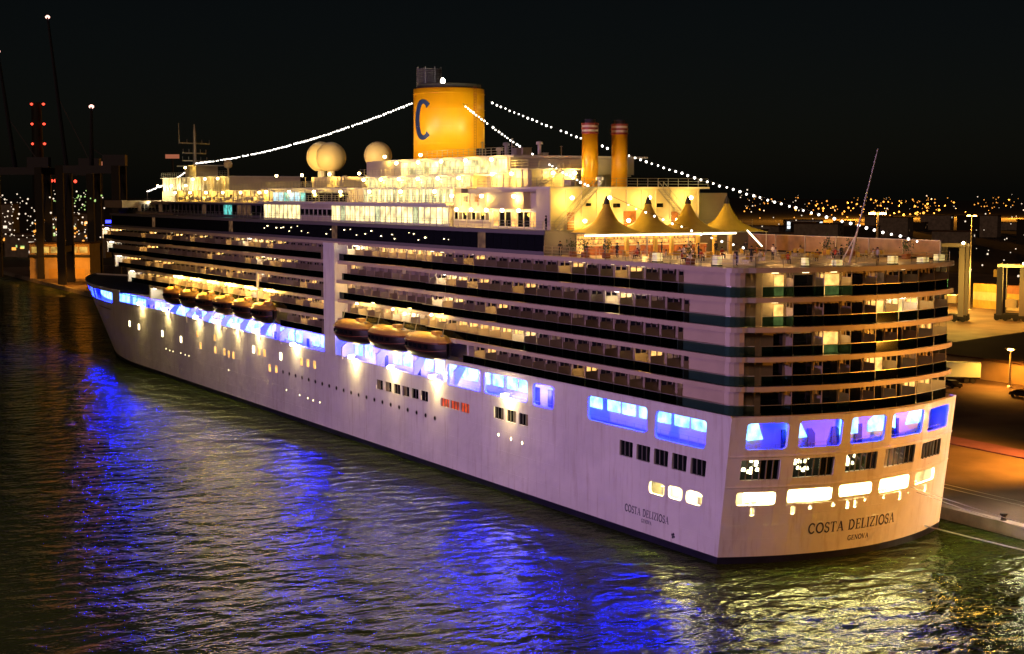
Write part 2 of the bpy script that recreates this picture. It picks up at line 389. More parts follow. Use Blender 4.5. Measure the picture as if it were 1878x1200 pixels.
# port side in bands
Fp = lambda u, v: PS(u, v)
mb_l = mb
band(mb, Fp, inP, 0, 60, 4.1, 7.6, [(a, b, c, d, r) for a, b, c, d, r in slots], m=.2)
strip(mb, Fp, [u for u in UX if u >= 60] if 60 in UX else [60]+[u for u in UX if u > 60], [4.1, 6, 7.6])
band(mb, Fp, inP, 0, 200, 7.6, 11.2, trip+mids+reds+sqs, m=.12)
strip(mb, Fp, [200]+[u for u in UX if u > 200], [7.6, 9.4, 11.2])
band(mb, Fp, inP, 0, 58, 11.2, ZH, prom_holes, m=.2)
Fb = lambda u, v: PS(u, 11.2+(v)*(1.15+sheer(u)))
strip(mb, Fb, [58]+[u for u in UX if 58 < u <= 212]+[212], [0, .5, 1])
bow_holes = [(218, 236, 12.9, 15.3, .35), (238.5, 245.5, 12.9, 15.3, .35), (250, 254, 13.2, 15.1, .3), (257.5, 261, 13.2, 15.1, .3), (265, 268.5, 13.2, 15.1, .3)]
band(mb, Fp, lambda u, v: Vector((0, -1, 0)), 212, 294.5, 11.2, 16.0, bow_holes, m=.25, du=2)
# starboard plain
strip(mb, lambda u, v: PS(u, v, -1), UX, [4.1, 8, 11.2, 15.5])
strip(mb, lambda u, v: PS(u, v, -1), [u for u in UX if u >= 212], [15.5, 16.0])
# transom
t_win = [(10.5, 14.6, 12.1, 14.85, .35), (4.5, 9.4, 12.15, 14.95, .35), (-1.25, 3.45, 12.2, 15.0, .35), (-7.75, -2.3, 12.35, 14.95, .35), (-14.0, -9.0, 12.25, 14.8, .35)]
t_dark = [(10.95, 14.8, 8.9, 11.0, .12), (5.05, 9.6, 9.0, 11.0, .12), (-0.6, 3.6, 9.2, 11.1, .12), (-6.9, -1.75, 9.2, 11.2, .12), (-12.95, -8.35, 9.2, 11.05, .12)]
t_slot = [(11.1, 14.95, 6.25, 7.6, .3), (4.9, 9.9, 6.4, 7.75, .3), (-0.3, 4.05, 6.6, 7.85, .3), (-6.45, -1.4, 6.45, 7.9, .3), (-12.1, -7.7, 6.5, 7.85, .3)]
t_leg = [(13.0, 13.5, 5.1, 6.0, .15), (8.9, 9.4, 5.1, 6.0, .15), (7.0, 7.5, 5.5, 5.95, .2), (4.3, 4.8, 5.6, 6.05, .2), (2.5, 2.95, 5.2, 6.1, .15), (1.5, 1.95, 5.2, 6.1, .15),
         (0.2, .6, 5.75, 6.15, .18), (-2.6, -2.2, 5.7, 6.1, .18), (-5.4, -4.9, 5.2, 6.15, .15), (-6.9, -6.6, 5.6, 5.9, .12), (-10.6, -10.1, 5.3, 6.2, .15)]
Ft = lambda u, v: TR(u, v)
band(mb, Ft, inT, -B, B, 4.1, 6.2, t_leg, du=1.5, m=.1)
band(mb, Ft, inT, -B, B, 6.2, 8.4, t_slot, du=1.5, m=.2)
band(mb, Ft, inT, -B, B, 8.4, 11.6, t_dark, du=1.5, m=.2)
band(mb, Ft, inT, -B, B, 11.6, ZH, t_win, du=1.5, m=.2)
hull = mb.obj('hull', M['hull'], ship)
mb = MB()
for s in (1, -1): strip(mb, lambda u, v: PS(u, v, s), UX, [-2.5, -1, .75])
strip(mb, Ft, lin(-B, B, 24), [-2.5, -1, .75])
mb.obj('boot_top', M['boot'], ship)
# rubbing strakes, proud of the plating
for z, w in ((11.38, .10), (8.15, .07)):
    mb = MB(); q = [TR(y, z) for y in lin(-B, B, 24)]
    mb.tube([p+Vector((-.03, 0, 0)) for p in q], w, 4); mb.obj('strake', M['hull'], ship)
mb = MB(); mb.tube([PS(u, ZH+.02)+Vector((0, .03, 0)) for u in lin(0, 58, 8)], .10, 5); mb.obj('gunwale', M['hull'], ship)
mb = MB(); mb.tube([Fb(u, 1)+Vector((0, .03, .02)) for u in UX if 58 <= u <= 212], .09, 5); mb.obj('gunwale', M['hull'], ship)
mb = MB(); mb.tube([PS(u, 16.05) for u in lin(212, 294.5, 30)], .12, 5); mb.obj('gunwale', M['hull'], ship)

# ---------------- spaces behind the openings
def inner(mb, off, z0, z1, u0=0.0, u1=58):
    strip(mb, lambda u, v: PS(u, v)+Vector((0, -off, 0)), lin(u0, u1, 6), [z0, z1])
def inner_t(mb, off, z0, z1): strip(mb, lambda u, v: TR(u, v)+Vector((off, 0, 0)), lin(-B+.4, B-.4, 16), [z0, z1])
mb = MB()       # mooring deck: white walls, lamps on the deckhead
inner(mb, 3.0, 4.0, 7.7, 0.5, 20); inner_t(mb, 3.0, 4.0, 8.0)
strip(mb, lambda u, v: PS(u, 4.05)+Vector((0, -v, 0)), lin(.5, 20, 4), [.05, 3.0]); strip(mb, lambda u, v: PS(u, 7.65)+Vector((0, -v, 0)), lin(.5, 20, 4), [.05, 3.0])
strip(mb, lambda u, v: TR(u, 4.05)+Vector((v, 0, 0)), lin(-B+.4, B-.4, 12), [.05, 3.0]); strip(mb, lambda u, v: TR(u, 8.0)+Vector((v, 0, 0)), lin(-B+.4, B-.4, 12), [.05, 3.0])
mb.obj('mooring_deck', M['white'], ship)
lm = MB(); lm.box(-.9, .9, -.12, .12, -.06, .06); lm_me = lm.mesh('strip_light', M['slot_lamp'])
lm = MB(); lm.box(-.12, .12, -.9, .9, -.06, .06); lm_me2 = lm.mesh('strip_light', M['slot_lamp'])
for u in (4.4, 7.4, 10.5):
    for o_ in (.9, 2.2): place(lm_me, 'strip_light', ship, PS(u, 7.5)+Vector((0, -o_, 0)))
for h in t_slot:
    for k in (.25, .75):
        for o_ in (.8, 2.2): place(lm_me2, 'strip_light', ship, TR(h[0]+(h[1]-h[0])*k, 7.85)+Vector((o_, 0, 0)))
# bollards and winches on the mooring deck
for p in [TR(y, 4.1)+Vector((1.6, 0, 0)) for y in (12.3, 7.4, 2.2, -4.0, -10.0)]+[PS(u, 4.1)+Vector((0, -1.4, 0)) for u in (4.4, 10.4)]:
    m_ = MB()
    for d in (-.45, .45): m_.lathe([(.22, 0), (.22, 1.9), (.32, 1.95), (.32, 2.15)], (0, d, 0), 8)
    m_.box(-.35, .35, -.9, .9, 0, .12); m_.obj('bollard', M['steel'], ship, loc=p)

# promenade deck
mb = MB()
PX = lin(1, 212, 40)+lin(212, 285, 30)[1:]
inn = lambda x: max(0.3, hb(x, 14)-3.1)
mb.add([(x, inn(x), z) for z in (11.25, 15.45) for x in PX], [(i, i+1, len(PX)+i+1, len(PX)+i) for i in range(len(PX)-1)])
inner_t(mb, 3.2, 11.25, 15.4)
mb.obj('promenade_wall', M['white'], ship)
mb = MB(); n_ = len(PX)
mb.add([(x, inn(x)-.5, 11.3) for x in PX]+[(x, max(.35, hb(x, 11.3)-.06), 11.3) for x in PX], [(i, i+1, n_+i+1, n_+i) for i in range(n_-1)])
strip(mb, lambda u, v: TR(u, 11.3)+Vector((v, 0, 0)), lin(-B+.2, B-.2, 12), [.05, 3.4])
mb.obj('promenade_deck', M['teak'], ship)
mb = MB()
mb.add([(x, inn(x)-.5, 15.42) for x in PX]+[(x, hb(x, 15.42)-(.06 if x < 58 or x > 212 else .9), 15.42) for x in PX], [(i, i+1, n_+i+1, n_+i) for i in range(n_-1)])
strip(mb, lambda u, v: TR(u, 15.42)+Vector((v, 0, 0)), lin(-B+.2, B-.2, 12), [.05, 3.4])
mb.obj('promenade_ceiling', M['white'], ship)
def lin_light(mt, L, ax):
    q = MB()
    if ax == 'x': q.box(-L/2, L/2, -.07, .07, -.05, .05)
    else: q.box(-.07, .07, -L/2, L/2, -.05, .05)
    return q.mesh('strip_light', mt)
tb, tbs = lin_light(M['blue_tube'], 3.4, 'x'), lin_light(M['blue_tube_soft'], 3.4, 'x')
tbm = lin_light(M['blue_tube_max'], 3.4, 'x')
tby = lin_light(M['blue_tube_soft'], 2.6, 'y')
x = 4.0
while x < 280:
    strong = (30 < x < 60) or (92 < x < 118) or (x > 205) or (8 < x < 22)
    o = place(tbs if x > 248 else tbm if (x > 205 or 92 < x < 118) else (tb if strong else tbs), 'strip_light', ship, (x, inn(x)+1.5, 15.3))
    if x > 212: o.rotation_euler.z = -math.atan2(hb(x-1, 14)-hb(x+1, 14), 2)
    x += 4.6
for y in lin(-14, 14, 7): place(tby, 'strip_light', ship, TR(y, 15.3)+Vector((1.5, 0, 0)))
# lit windows and dark doors of the promenade's inner wall
lw = MB(); lw.box(-1.25, 1.25, -.05, .03, -.95, .9); lw_me = lw.mesh('lit_window', M['cyan_win'])
lw = MB(); lw.box(-.5, .5, -.05, .04, -1.1, 1.1); dr_me = lw.mesh('deck_door', M['navy'])
x = 3.5
while x < 212:
    if random.random() < .72: place(lw_me, 'lit_window', ship, (x, inn(x)+.05, 13.6))
    else: place(dr_me, 'deck_door', ship, (x, inn(x)+.05, 12.5))
    x += 2.9 + random.random()*.9
x = 216.0
while x < 270: place(lw_me, 'lit_window', ship, (x, inn(x)+.08, 13.7), -math.atan2(hb(x-1, 14)-hb(x+1, 14), 2)); x += 3.4
for y, k in ((13, 0), (11.6, 0), (8.6, 1), (7.2, 0), (5.6, 1), (2.6, 1), (.9, 0), (-.6, 1), (-3.2, 0), (-5.0, 0), (-6.8, 1), (-9.8, 0), (-11.6, 0), (-13.2, 1)):
    place(dr_me if k else lw_me, 'deck_door' if k else 'lit_window', ship, TR(y, 12.5 if k else 13.6)+Vector((3.1, 0, 0)), math.pi/2)
# guard rails inside the big openings
def railing(parent, pts, h=1.05, step=1.6, r=.03, rails=3, name='railing', m=None):
    q = MB(); pts = [Vector(p) for p in pts]
    for a, b in zip(pts[:-1], pts[1:]):
        L = (b-a).length; k = max(1, int(L/step))
        for i in range(k+1):
            p = a.lerp(b, i/k); q.bar(p, p+Vector((0, 0, h)), r, 4)
        for j in range(rails): q.bar(a+Vector((0, 0, h*(j+1)/rails)), b+Vector((0, 0, h*(j+1)/rails)), r*.8, 4)
    return q.obj(name, m or M['steel'], parent, kind='stuff')
railing(ship, [PS(u, 11.3)+Vector((0, -.5, 0)) for u in (2, 57)], 1.2)
railing(ship, [TR(y, 11.3)+Vector((.5, 0, 0)) for y in lin(-15, 15, 8)], 1.2)

# dark window groups: glass with mullions, some with a lit room behind
def panes_port(holes, n, mt, z_off=.22):
    for (a, b, c, d, r) in holes:
        w = (b-a)/n
        for i in range(n):
            q = MB(); q.box(-w/2+.05, w/2-.05, -.03, .03, c-(c+d)/2+.03, d-(c+d)/2-.03)
            p = PS(a+w*(i+.5), (c+d)/2)+Vector((0, -z_off, 0))
            mm = mt(i) if callable(mt) else mt
            o = q.obj('window_pane', mm, ship, loc=p)
        q = MB()
        for i in range(n+1):
            p = PS(min(b-.04, max(a+.04, a+w*i)), (c+d)/2)+Vector((0, -z_off, 0)); q.box(p.x-.06, p.x+.06, p.y-.05, p.y+.08, c, d)
        q.obj('mullion', M['mullion'], ship, kind='stuff')
panes_port(trip, 3, M['dglass']); 
panes_port(mids, 3, lambda i: M['dglass'] if i else M['dim_win'])
panes_port(reds, 3, lambda i: M['red_win'])
panes_port(sqs, 2, lambda i: random.choice([M['dglass'], M['dglass'], M['dim_win']]))
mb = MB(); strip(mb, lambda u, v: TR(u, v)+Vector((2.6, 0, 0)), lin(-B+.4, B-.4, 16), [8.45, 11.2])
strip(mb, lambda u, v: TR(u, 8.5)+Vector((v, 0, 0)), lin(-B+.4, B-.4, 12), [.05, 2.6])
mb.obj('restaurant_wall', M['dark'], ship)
for h in t_dark:
    a, b, c, d, r = h; n = 6; w = (b-a)/n
    for i in range(n):
        dark = i < 2 or (h[0] > 10 and i < 3)
        q = MB()
        pts = [TR(a+w*i+.07, c+.04), TR(a+w*(i+1)-.07, c+.04), TR(a+w*(i+1)-.07, d-.04), TR(a+w*i+.07, d-.04)]
        q.add([p+Vector((.22, 0, 0)) for p in pts]+[p+Vector((.27, 0, 0)) for p in pts], [(0,1,2,3),(7,6,5,4),(0,4,5,1),(1,5,6,2),(2,6,7,3),(3,7,4,0)])
        q.obj('window_pane', M['dglass'] if dark else M['clear'], ship)
    q = MB()
    for i in range(n+1):
        y = min(b-.05, max(a+.05, a+w*i)); p = TR(y, c)+Vector((.2, 0, 0)); p2 = TR(y, d)+Vector((.2, 0, 0)); q.bar(p, p2, .07, 4)
    q.obj('mullion', M['mullion'], ship, kind='stuff')
    for i in range(13):    # table lamps and ceiling lamps of the dining room
        q = MB(); k_ = random.uniform(.7, 1.5); q.lathe([(.05, 0), (.20*k_, .05), (.14*k_, .35), (.04, .4)], n=8)
        q.obj('dining_lamp', M['lamp_soft'], ship, loc=TR(a+(b-a)*(.34+.62*random.random()), random.uniform(9.3, 10.75))+Vector((.5+1.2*random.random(), 0, 0)))
# portholes
ph = MB()
ph.lathe([(.36, 0), (.36, .05), (.27, .05), (.27, .0)], n=12)
ring_me = ph.mesh('porthole_ring', M['steel'])
pg = MB(); pg.lathe([(.26, 0), (.26, .02)], n=12)
pg_d, pg_l = pg.mesh('porthole', M['dglass']), pg.mesh('porthole', M['lamp_soft'])
def porthole(p, lit, sc=1.0, n=Vector((0, 1, 0))):
    o = place(pg_l if lit else pg_d, 'porthole', ship, p+n*.02); o.rotation_euler = n.to_track_quat('Z', 'Y').to_euler(); o.scale = (sc, sc, 1)
    r_ = place(ring_me, 'porthole_ring', o)
for i in range(21): porthole(PS(60.8+i*2.74, 7.05+i*.035), False)
for u, z in ((43.5, 7.2), (40.4, 7.1), (37.7, 7.0)): porthole(PS(u, z), True, .8)
for u, z in ((114.2,4.8),(108.5,4.6),(105.1,4.5),(102.9,4.4),(100.2,4.4),(142.1,5.3),(179.1,5.9),(176.6,5.8),(174.5,5.8),(169.6,5.9),(166.9,5.8),(164.6,5.8)):
    porthole(PS(u, z), True, .55)
q = MB(); q.box(-.45, .45, -.02, .05, -.6, .6); sw = q.mesh('small_window', M['warm_win']); 
q = MB(); q.box(-.45, .45, -.02, .05, -.6, .6); sw2 = q.mesh('small_window', M['lamp_soft'])
for u, z, k in ((204.7,9.2,1),(197.8,9.0,1),(181.4,8.9,1),(169.4,8.7,1),(157.6,8.5,0),(149.3,8.4,0),(144.2,8.5,0),(141.9,8.3,0),(139.6,8.3,0),(129.3,10.3,1),(126.7,10.2,0),(124.1,10.2,0),(121.7,7.8,0),(118.7,7.9,0),(116.6,10.3,1),(107.6,10.3,0),(104.9,10.3,0),(102.2,10.3,0),(159.4,10.6,0),(149.4,10.7,0)):
    place(sw2 if k else sw, 'small_window', ship, PS(u, z)+Vector((0, .01, 0)))

# ---------------- serif lettering, built as thin raised plates
def arcp(cx, cy, rx, ry, a0, a1, n=12): return [(cx+rx*math.cos(R(a0+(a1-a0)*i/n)), cy+ry*math.sin(R(a0+(a1-a0)*i/n))) for i in range(n+1)]
TH, TN = .15, .055
def serif(x, y, w=.16): return ([(x-w, y), (x+w, y)], TN)
GL = {
 'C': (.78, [(arcp(.42, .5, .34, .46, 45, 180), TH), (arcp(.42, .5, .34, .46, 180, 318), TH), ([(.66, .66), (.66, .95)], TN)]),
 'O': (.92, [(arcp(.46, .5, .38, .46, 90, 270), TH), (arcp(.46, .5, .38, .46, -90, 90), TH)]),
 'S': (.62, [(arcp(.31, .73, .21, .22, 20, 270), .11), (arcp(.31, .27, .23, .24, 90, -160), .13), ([(.52, .72), (.52, .96)], TN), ([(.07, .04), (.07, .3)], TN)]),
 'T': (.74, [([(.37, .02), (.37, .96)], TH), ([(.03, .95), (.71, .95)], .08), serif(.37, .03), ([(.05, .97), (.05, .76)], TN), ([(.69, .97), (.69, .76)], TN)]),
 'A': (.86, [([(.12, .03), (.43, .96)], TN), ([(.43, .96), (.74, .03)], TH), ([(.22, .34), (.6, .34)], TN), serif(.1, .03, .11), serif(.75, .03, .13)]),
 'D': (.88, [([(.18, .03), (.18, .96)], TH), (arcp(.36, .5, .40, .455, -90, 90), TH), ([(.04, .955), (.4, .955)], TN), ([(.04, .035), (.4, .035)], TN)]),
 'E': (.70, [([(.18, .03), (.18, .96)], TH), ([(.04, .955), (.62, .955)], .07), ([(.04, .035), (.64, .035)], .07), ([(.18, .5), (.48, .5)], .07), ([(.61, .98), (.61, .78)], TN), ([(.63, .0), (.63, .22)], TN), ([(.48, .4), (.48, .6)], TN)]),
 'L': (.68, [([(.18, .03), (.18, .96)], TH), ([(.04, .035), (.62, .035)], .07), serif(.18, .965), ([(.61, .0), (.61, .25)], TN)]),
 'I': (.40, [([(.2, .03), (.2, .96)], TH), serif(.2, .035), serif(.2, .965)]),
 'Z': (.72, [([(.62, .95), (.1, .04)], TH), ([(.06, .955), (.66, .955)], .07), ([(.06, .04), (.66, .04)], .07), ([(.07, .97), (.07, .75)], TN), ([(.65, .02), (.65, .25)], TN)]),
 'G': (.86, [(arcp(.44, .5, .36, .46, 45, 320), TH), ([(.70, .1), (.70, .46)], TH), serif(.68, .46, .15)]),
 'N': (.88, [([(.16, .03), (.16, .96)], TN), ([(.16, .96), (.70, .05)], TH), ([(.72, .03), (.72, .96)], TN), serif(.14, .035, .11), serif(.72, .965, .11), serif(.12, .965, .1)]),
 'V': (.86, [([(.12, .96), (.43, .03)], TH), ([(.43, .03), (.74, .96)], TN), serif(.13, .965, .13), serif(.74, .965, .11)]),
 ' ': (.42, []),
}
def text(s, F, N, h, name, u0, v0, total=None, m=None, proud=.015, sgn=1, parent=None, bold=1.0):
    ws = sum(GL[c][0] for c in s)+.08*(len(s)-1)
    k = (total/(ws*h)) if total else 1.0
    u = u0
    for c in s:
        w, strokes = GL[c]; q = MB()
        for pts, t in strokes:
            t *= bold
            for i, (a, b) in enumerate(zip(pts[:-1], pts[1:])):
                d = Vector((b[0]-a[0], b[1]-a[1])); L = d.length
                if L < 1e-6: continue
                d /= L; nn = Vector((-d.y, d.x))*t/2; e = d*(t*.12 if len(pts) > 2 else 0)
                cs = [Vector(a)-e-nn, Vector(b)+e-nn, Vector(b)+e+nn, Vector(a)-e+nn]
                lay = proud+.0015*(strokes.index((pts, t/bold)) if (pts, t/bold) in strokes else 0)+.0004*i
                P = [F(u+sgn*p.x*h*k, v0+p.y*h)+N*lay for p in cs]; P2 = [p-N*(lay+.01) for p in P]
                q.add(P+P2, [(0,1,2,3),(7,6,5,4),(0,4,5,1),(1,5,6,2),(2,6,7,3),(3,7,4,0)])
        if strokes: q.obj('letter', m or M['letter'], parent or ship)
        u += sgn*(w+.08)*h*k
text('COSTA DELIZIOSA', Ft, Vector((-1, 0, 0)), 1.12, 'name', 7.2, 2.85, 11.8, sgn=-1)
text('GENOVA', Ft, Vector((-1, 0, 0)), .55, 'port', 2.2, 1.68, 2.9, sgn=-1)
text('COSTA DELIZIOSA', Fp, Vector((0, 1, 0)), .85, 'name', 15.9, 2.55, 7.7, sgn=-1)
text('GENOVA', Fp, Vector((0, 1, 0)), .42, 'port', 12.9, 1.85, 1.8, sgn=-1)
# thruster marks near the stern quarter
mb = MB(); c0 = PS(7.3, 1.5)
for a in range(0, 360, 90): mb.box(-.28, .28, 0, .02, .05, .2, Matrix.Translation(c0+Vector((0, .0, 0))) @ Matrix.Rotation(R(a+20), 4, 'Y'))
mb.obj('thruster_mark', M['letter'], ship)

# ---------------- balcony decks
def outline(xe, port_in=0.0, y_in=0.0, seg=None):
    """plan outline of an upper deck, port bow end round the stern to starboard bow end"""
    pts = []
    yb = B-y_in
    for x in lin(xe, 3.0, 30):
        y = min(hb(x, 16), B)-y_in
        if seg and seg[0] < x < seg[1]: y -= .55
        pts.append((x, y))
    def ax(y): return -2.4-3.8*(1-(y/B)**2)+y_in
    r = 2.2
    xc = ax(yb-r*.6)+r
    for i in range(1, 6):
        a = R(90*i/6); pts.append((xc-r*math.sin(a)+0, yb-r+r*math.cos(a)))
    for y in lin(yb-r, -(yb-r), 18): pts.append((ax(y), y))
    for i in range(5, 0, -1):
        a = R(90*i/6); pts.append((xc-r*math.sin(a), -(yb-r+r*math.cos(a))))
    for x, y in [p for p in pts if p[1] > 0 and p[0] >= 3.0][::-1]: pts.append((x, -y))
    return pts
XE = [190, 206, 216, 222, 226]
for k in range(6):
    z = ZH+DZ*k; xe = [XE[0], *XE][k]
    mb = MB(); mb.prism(outline(xe, seg=(62, 93) if k else None), z-.5, z)
    if k == 0:
        mb = MB(); o_ = [p for p in outline(56.5)]; mb.prism(o_, z-.06, z+.03)
    mb.obj('deck_slab', M['slab'], ship)
mb = MB(); mb.prism([(56.5, 13.2), (56.5, -B), (190, -B), (190, 13.2)], ZH-.06, ZH+.03); mb.obj('deck_slab', M['slab'], ship)
mb = MB(); mb.prism([(93.8, B-.02), (93.8, 13.2), (117, 13.2), (117, B-.02)], ZH-.05, ZH+.03); mb.obj('deck_slab', M['slab'], ship)
# house behind the balconies
mb = MB()
for k in range(5):
    z = ZH+DZ*k
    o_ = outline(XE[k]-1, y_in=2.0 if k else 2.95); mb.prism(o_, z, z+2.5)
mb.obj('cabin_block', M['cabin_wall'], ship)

CW = 2.9
def bal_meshes(w):
    d = {}
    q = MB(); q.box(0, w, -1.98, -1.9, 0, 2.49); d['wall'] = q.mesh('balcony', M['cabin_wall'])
    for nm, mt in (('dark', M['dglass']), ('warm', M['warm_win']), ('dim', M['dim_win'])):
        q = MB(); q.box(.35, w-.7, -1.9, -1.84, .05, 2.15)
        d['door_'+nm] = q.mesh('cabin_door', mt)
    q = MB(); q.box(.03, w-.03, -.06, -.03, .08, 1.08); q.cur = 1; q.box(0, w, -.08, -.01, 1.08, 1.14); d['glass'] = q.mesh('glass_panel', [M['rail_glass'], M['steel']])
    q = MB(); q.box(-.03, .03, -1.85, -.12, .02, 1.88); q.box(-.04, .04, -.2, -.12, 1.88, 2.49); q.box(-.04, .04, -1.05, -.92, 1.88, 2.49); q.box(-.04, .04, -1.85, -1.75, 1.88, 2.49)
    d['div'] = q.mesh('divider', M['divider']); d['div2'] = q.mesh('divider', M['divider2'])
    q = MB(); q.box(w*.35, w*.65, -1.0, -.75, 2.40, 2.47); d['lamp'] = q.mesh('ceiling_lamp', M['lamp_w'])
    q = MB(); q.box(w*.4, w*.6, -1.0, -.8, 2.42, 2.48); d['lamp_s'] = q.mesh('ceiling_lamp', M['lamp_soft'])
    return d
BM = bal_meshes(CW)
bal_n = 0
def balcony(M_loc, rz, lit=0, D=BM, far=None):
    global bal_n
    door = 'warm' if lit in (1, 2) else ('dim' if random.random() < .10 else 'dark')
    if bal_n >= 296:
        if far is not None: far.append((M_loc, rz, lit, door))
        return
    bal_n += 1
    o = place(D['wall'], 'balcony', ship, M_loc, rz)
    place(D['door_'+door], 'cabin_door', o); place(D['glass'], 'glass_panel', o); place(D['div' if random.random() < .7 else 'div2'], 'divider', o)
    if lit in (1, 2):
        c_ = Matrix.Rotation(rz, 3, 'Z') @ Vector((CW/2, -.9, 2.1))
        light('POINT', Vector(M_loc)+c_, 60 if lit == 1 else 170, (1, .62, .16) if lit == 1 else (1, .86, .5), size=.15)
    if lit == 2: place(D['lamp'], 'ceiling_lamp', o)
    elif lit in (1, 3): place(D['lamp_s'], 'ceiling_lamp', o)
LIT = {4: {88.5:2, 86:1, 80.9:1, 78:1, 70.1:1, 67:1, 65.1:1, 61.9:1, 59:3, 51:1, 27.1:1, 20.9:1, 15.6:1, 24.1:3, 18.3:3, 12.6:3, 132.5:2, 129:1},
       3: {91.6:1, 58:2, 55:1, 51.2:1, 45:3, 18.2:2, 15:3, 124.7:2, 120.9:1, 117:1},
       2: {59.5:2, 56.5:1, 126.1:2, 92.7:1},
       1: {86.8:1, 84:1, 79.2:1, 76:1, 73.5:2, 69.4:2, 66:1, 62.8:1, 56:1, 52:1, 46.9:1, 44:1, 41.4:1, 39.1:2, 12:1, 127.5:2},
       0: {48.4:1, 45:3, 105.8:1, 99.2:1, 96.5:1, 126.4:2}}
for k in (1,):
    for x in lin(130, 184, 18): LIT[k][x] = 1
far = []
jobs = []
for k in range(5):
    z = ZH+DZ*k; x = 5.6 if k % 2 else 6.6
    while x < XE[k]-4:
        skip = (k == 0 and (55 < x+CW and x < 93 or x > 116)) or (92.2 < x+CW/2 < 98.4)
        if not skip:
            lit = 0
            for lx, lv in LIT[k].items():
                if abs(lx-(x+CW/2)) <= CW/2: lit = max(lit, lv) if lit != 2 else 2
            if not lit and random.random() < (.07 if x < 62 else (.10 if x < 98 else .24)): lit = 1 if random.random() < .6 else 3
            y = min(hb(x+CW, 16), hb(x, 16))-.03 - (.55 if 62 < x < 93-1 and k else 0)
            ang = -math.atan2(hb(x, 16)-hb(x+CW, 16), CW)
            jobs.append((x, ((x, hb(x, 16)-.03-(.55 if 62 < x < 92 and k else 0), z), ang, lit)))
        x += CW
# stern balconies first (they show largest)
def ax(y): return -2.4-3.8*(1-(y/B)**2)
SW = 3.35; SM = bal_meshes(SW)
SLIT = {(4, 0): 1, (4, 1): 3, (4, 2): 1, (4, 5): 3, (3, 0): 1, (3, 4): 1, (3, 5): 2, (3, 6): 1, (2, 2): 1, (2, 1): 3, (2, 6): 3, (1, 5): 3, (1, 4): 1, (0, 2): 3, (0, 4): 3, (0, 6): 1, (0, 5): 3, (2, 7): 1, (0, 7): 1}
for k in range(5):
    z = ZH+DZ*k; y = 13.4
    for j in range(8):
        a, b_ = Vector((ax(y)+.03, y, z)), Vector((ax(y-SW)+.03, y-SW, z))
        # local +x runs to starboard along the arc, local -y points forward into the ship
        rz = math.atan2(b_.y-a.y, b_.x-a.x)
        # outward is -X: rotate so that local +y = outward; x axis then runs from starboard to port
        rz2 = math.atan2(a.y-b_.y, a.x-b_.x)
        balcony(b_, rz2, SLIT.get((k, j), 0), SM)
        y -= SW
for x, j in sorted(jobs, key=lambda t: t[0]): balcony(*j, far=far)
if far:
    q = MB(); qg = MB(); ql = MB(); qd = MB()
    for p, rz, lit, door in far:
        T_ = Matrix.Translation(p) @ Matrix.Rotation(rz, 4, 'Z')
        q.box(-.03, .03, -1.85, -.12, .02, 1.9, T_); qg.box(.03, CW-.03, -.06, -.03, .08, 1.08, T_)
        if lit: light('POINT', T_ @ Vector((CW/2, -.9, 2.1)), 60, (1, .58, .15), size=.15)
        (ql if lit else qd).box(.35, CW-.7, -1.9, -1.84, .05, 2.15, T_)
    q.obj('divider', M['divider'], ship, kind='stuff'); qg.obj('glass_panel', M['rail_glass'], ship, kind='stuff')
    if ql.v: ql.obj('cabin_door', M['warm_win'], ship, kind='stuff')
    qd.obj('cabin_door', M['dglass'], ship, kind='stuff')
# the plain quarter at the stern corner: light wall, glass rail wrapping round
for k in range(5):
    z = ZH+DZ*k; x1 = 5.6 if k % 2 else 6.6
    oo = [p for p in outline(100) if p[1] > 12.6 and p[0] <= 3.01]
    pts = [(x1, B)]+[p for p in oo]
    pin = [(x, y-.0) for x, y in pts]
    def shrink(p, d):
        c = Vector((4.5, 12.0)); v = (Vector(p)-c); return p if v.length < .1 else tuple(Vector(p)-v.normalized()*d)
    g = MB(); w_ = MB(); r_ = MB()
    for a, b_ in zip(pts[:-1], pts[1:]):
        a1, b1 = (a[0]+(.05 if a[0] < 0 else 0), a[1]-.05), (b_[0]+.05 if b_[0] < 0 else b_[0], b_[1]-.05)
        g.add([(*a1, z+.06), (*b1, z+.06), (*b1, z+1.08), (*a1, z+1.08)], [(0, 1, 2, 3)])
        r_.bar((*a1, z+1.11), (*b1, z+1.11), .04, 4)
    g.obj('glass_panel', M['rail_glass'], ship); r_.obj('handrail', M['steel'], ship)
    wp = [(x1, B-.8), (3.2, B-.8)]+[shrink(p, .9) for p in oo if p[0] < 2.9 and p[1] > 14.3]
    for a, b_ in zip(wp[:-1], wp[1:]):
        d_ = Vector((b_[0]-a[0], b_[1]-a[1])).normalized()*.15; nx_, ny_ = d_.y, -d_.x
        w_.prism([a, b_, (b_[0]-nx_, b_[1]-ny_), (a[0]-nx_, a[1]-ny_)], z+.02, z+2.49)
    w_.obj('quarter_wall', M['slab'], ship)
# the tall white lift tower between the boats
mb = MB(); mb.box(93.6, 97.9, 13.0, B+.18, 12.6, 30.25); mb.obj('white_column', M['hull'], ship)
for x0, x1, z0, z1 in ((126.6, 127.2, ZH, 24.2),):
    mb = MB(); mb.box(x0, x1, 13.5, B+.1, z0, z1); mb.obj('bulkhead', M['white'], ship)
# stepped front of the cabin block, lit from the terraces
for k in range(5):
    z = ZH+DZ*k; x = XE[k]; y = hb(x, 16)
    mb = MB(); mb.box(x-.6, x+.1, y-7, y-.15, z, z+2.5); mb.obj('front_bulkhead', M['white'], ship)
    q = MB(); q.box(-.4, .4, -.3, .3, -.05, .05); q.obj('ceiling_lamp', M['lamp_w'], ship, loc=(x-2.2, y-.7, z+2.38))

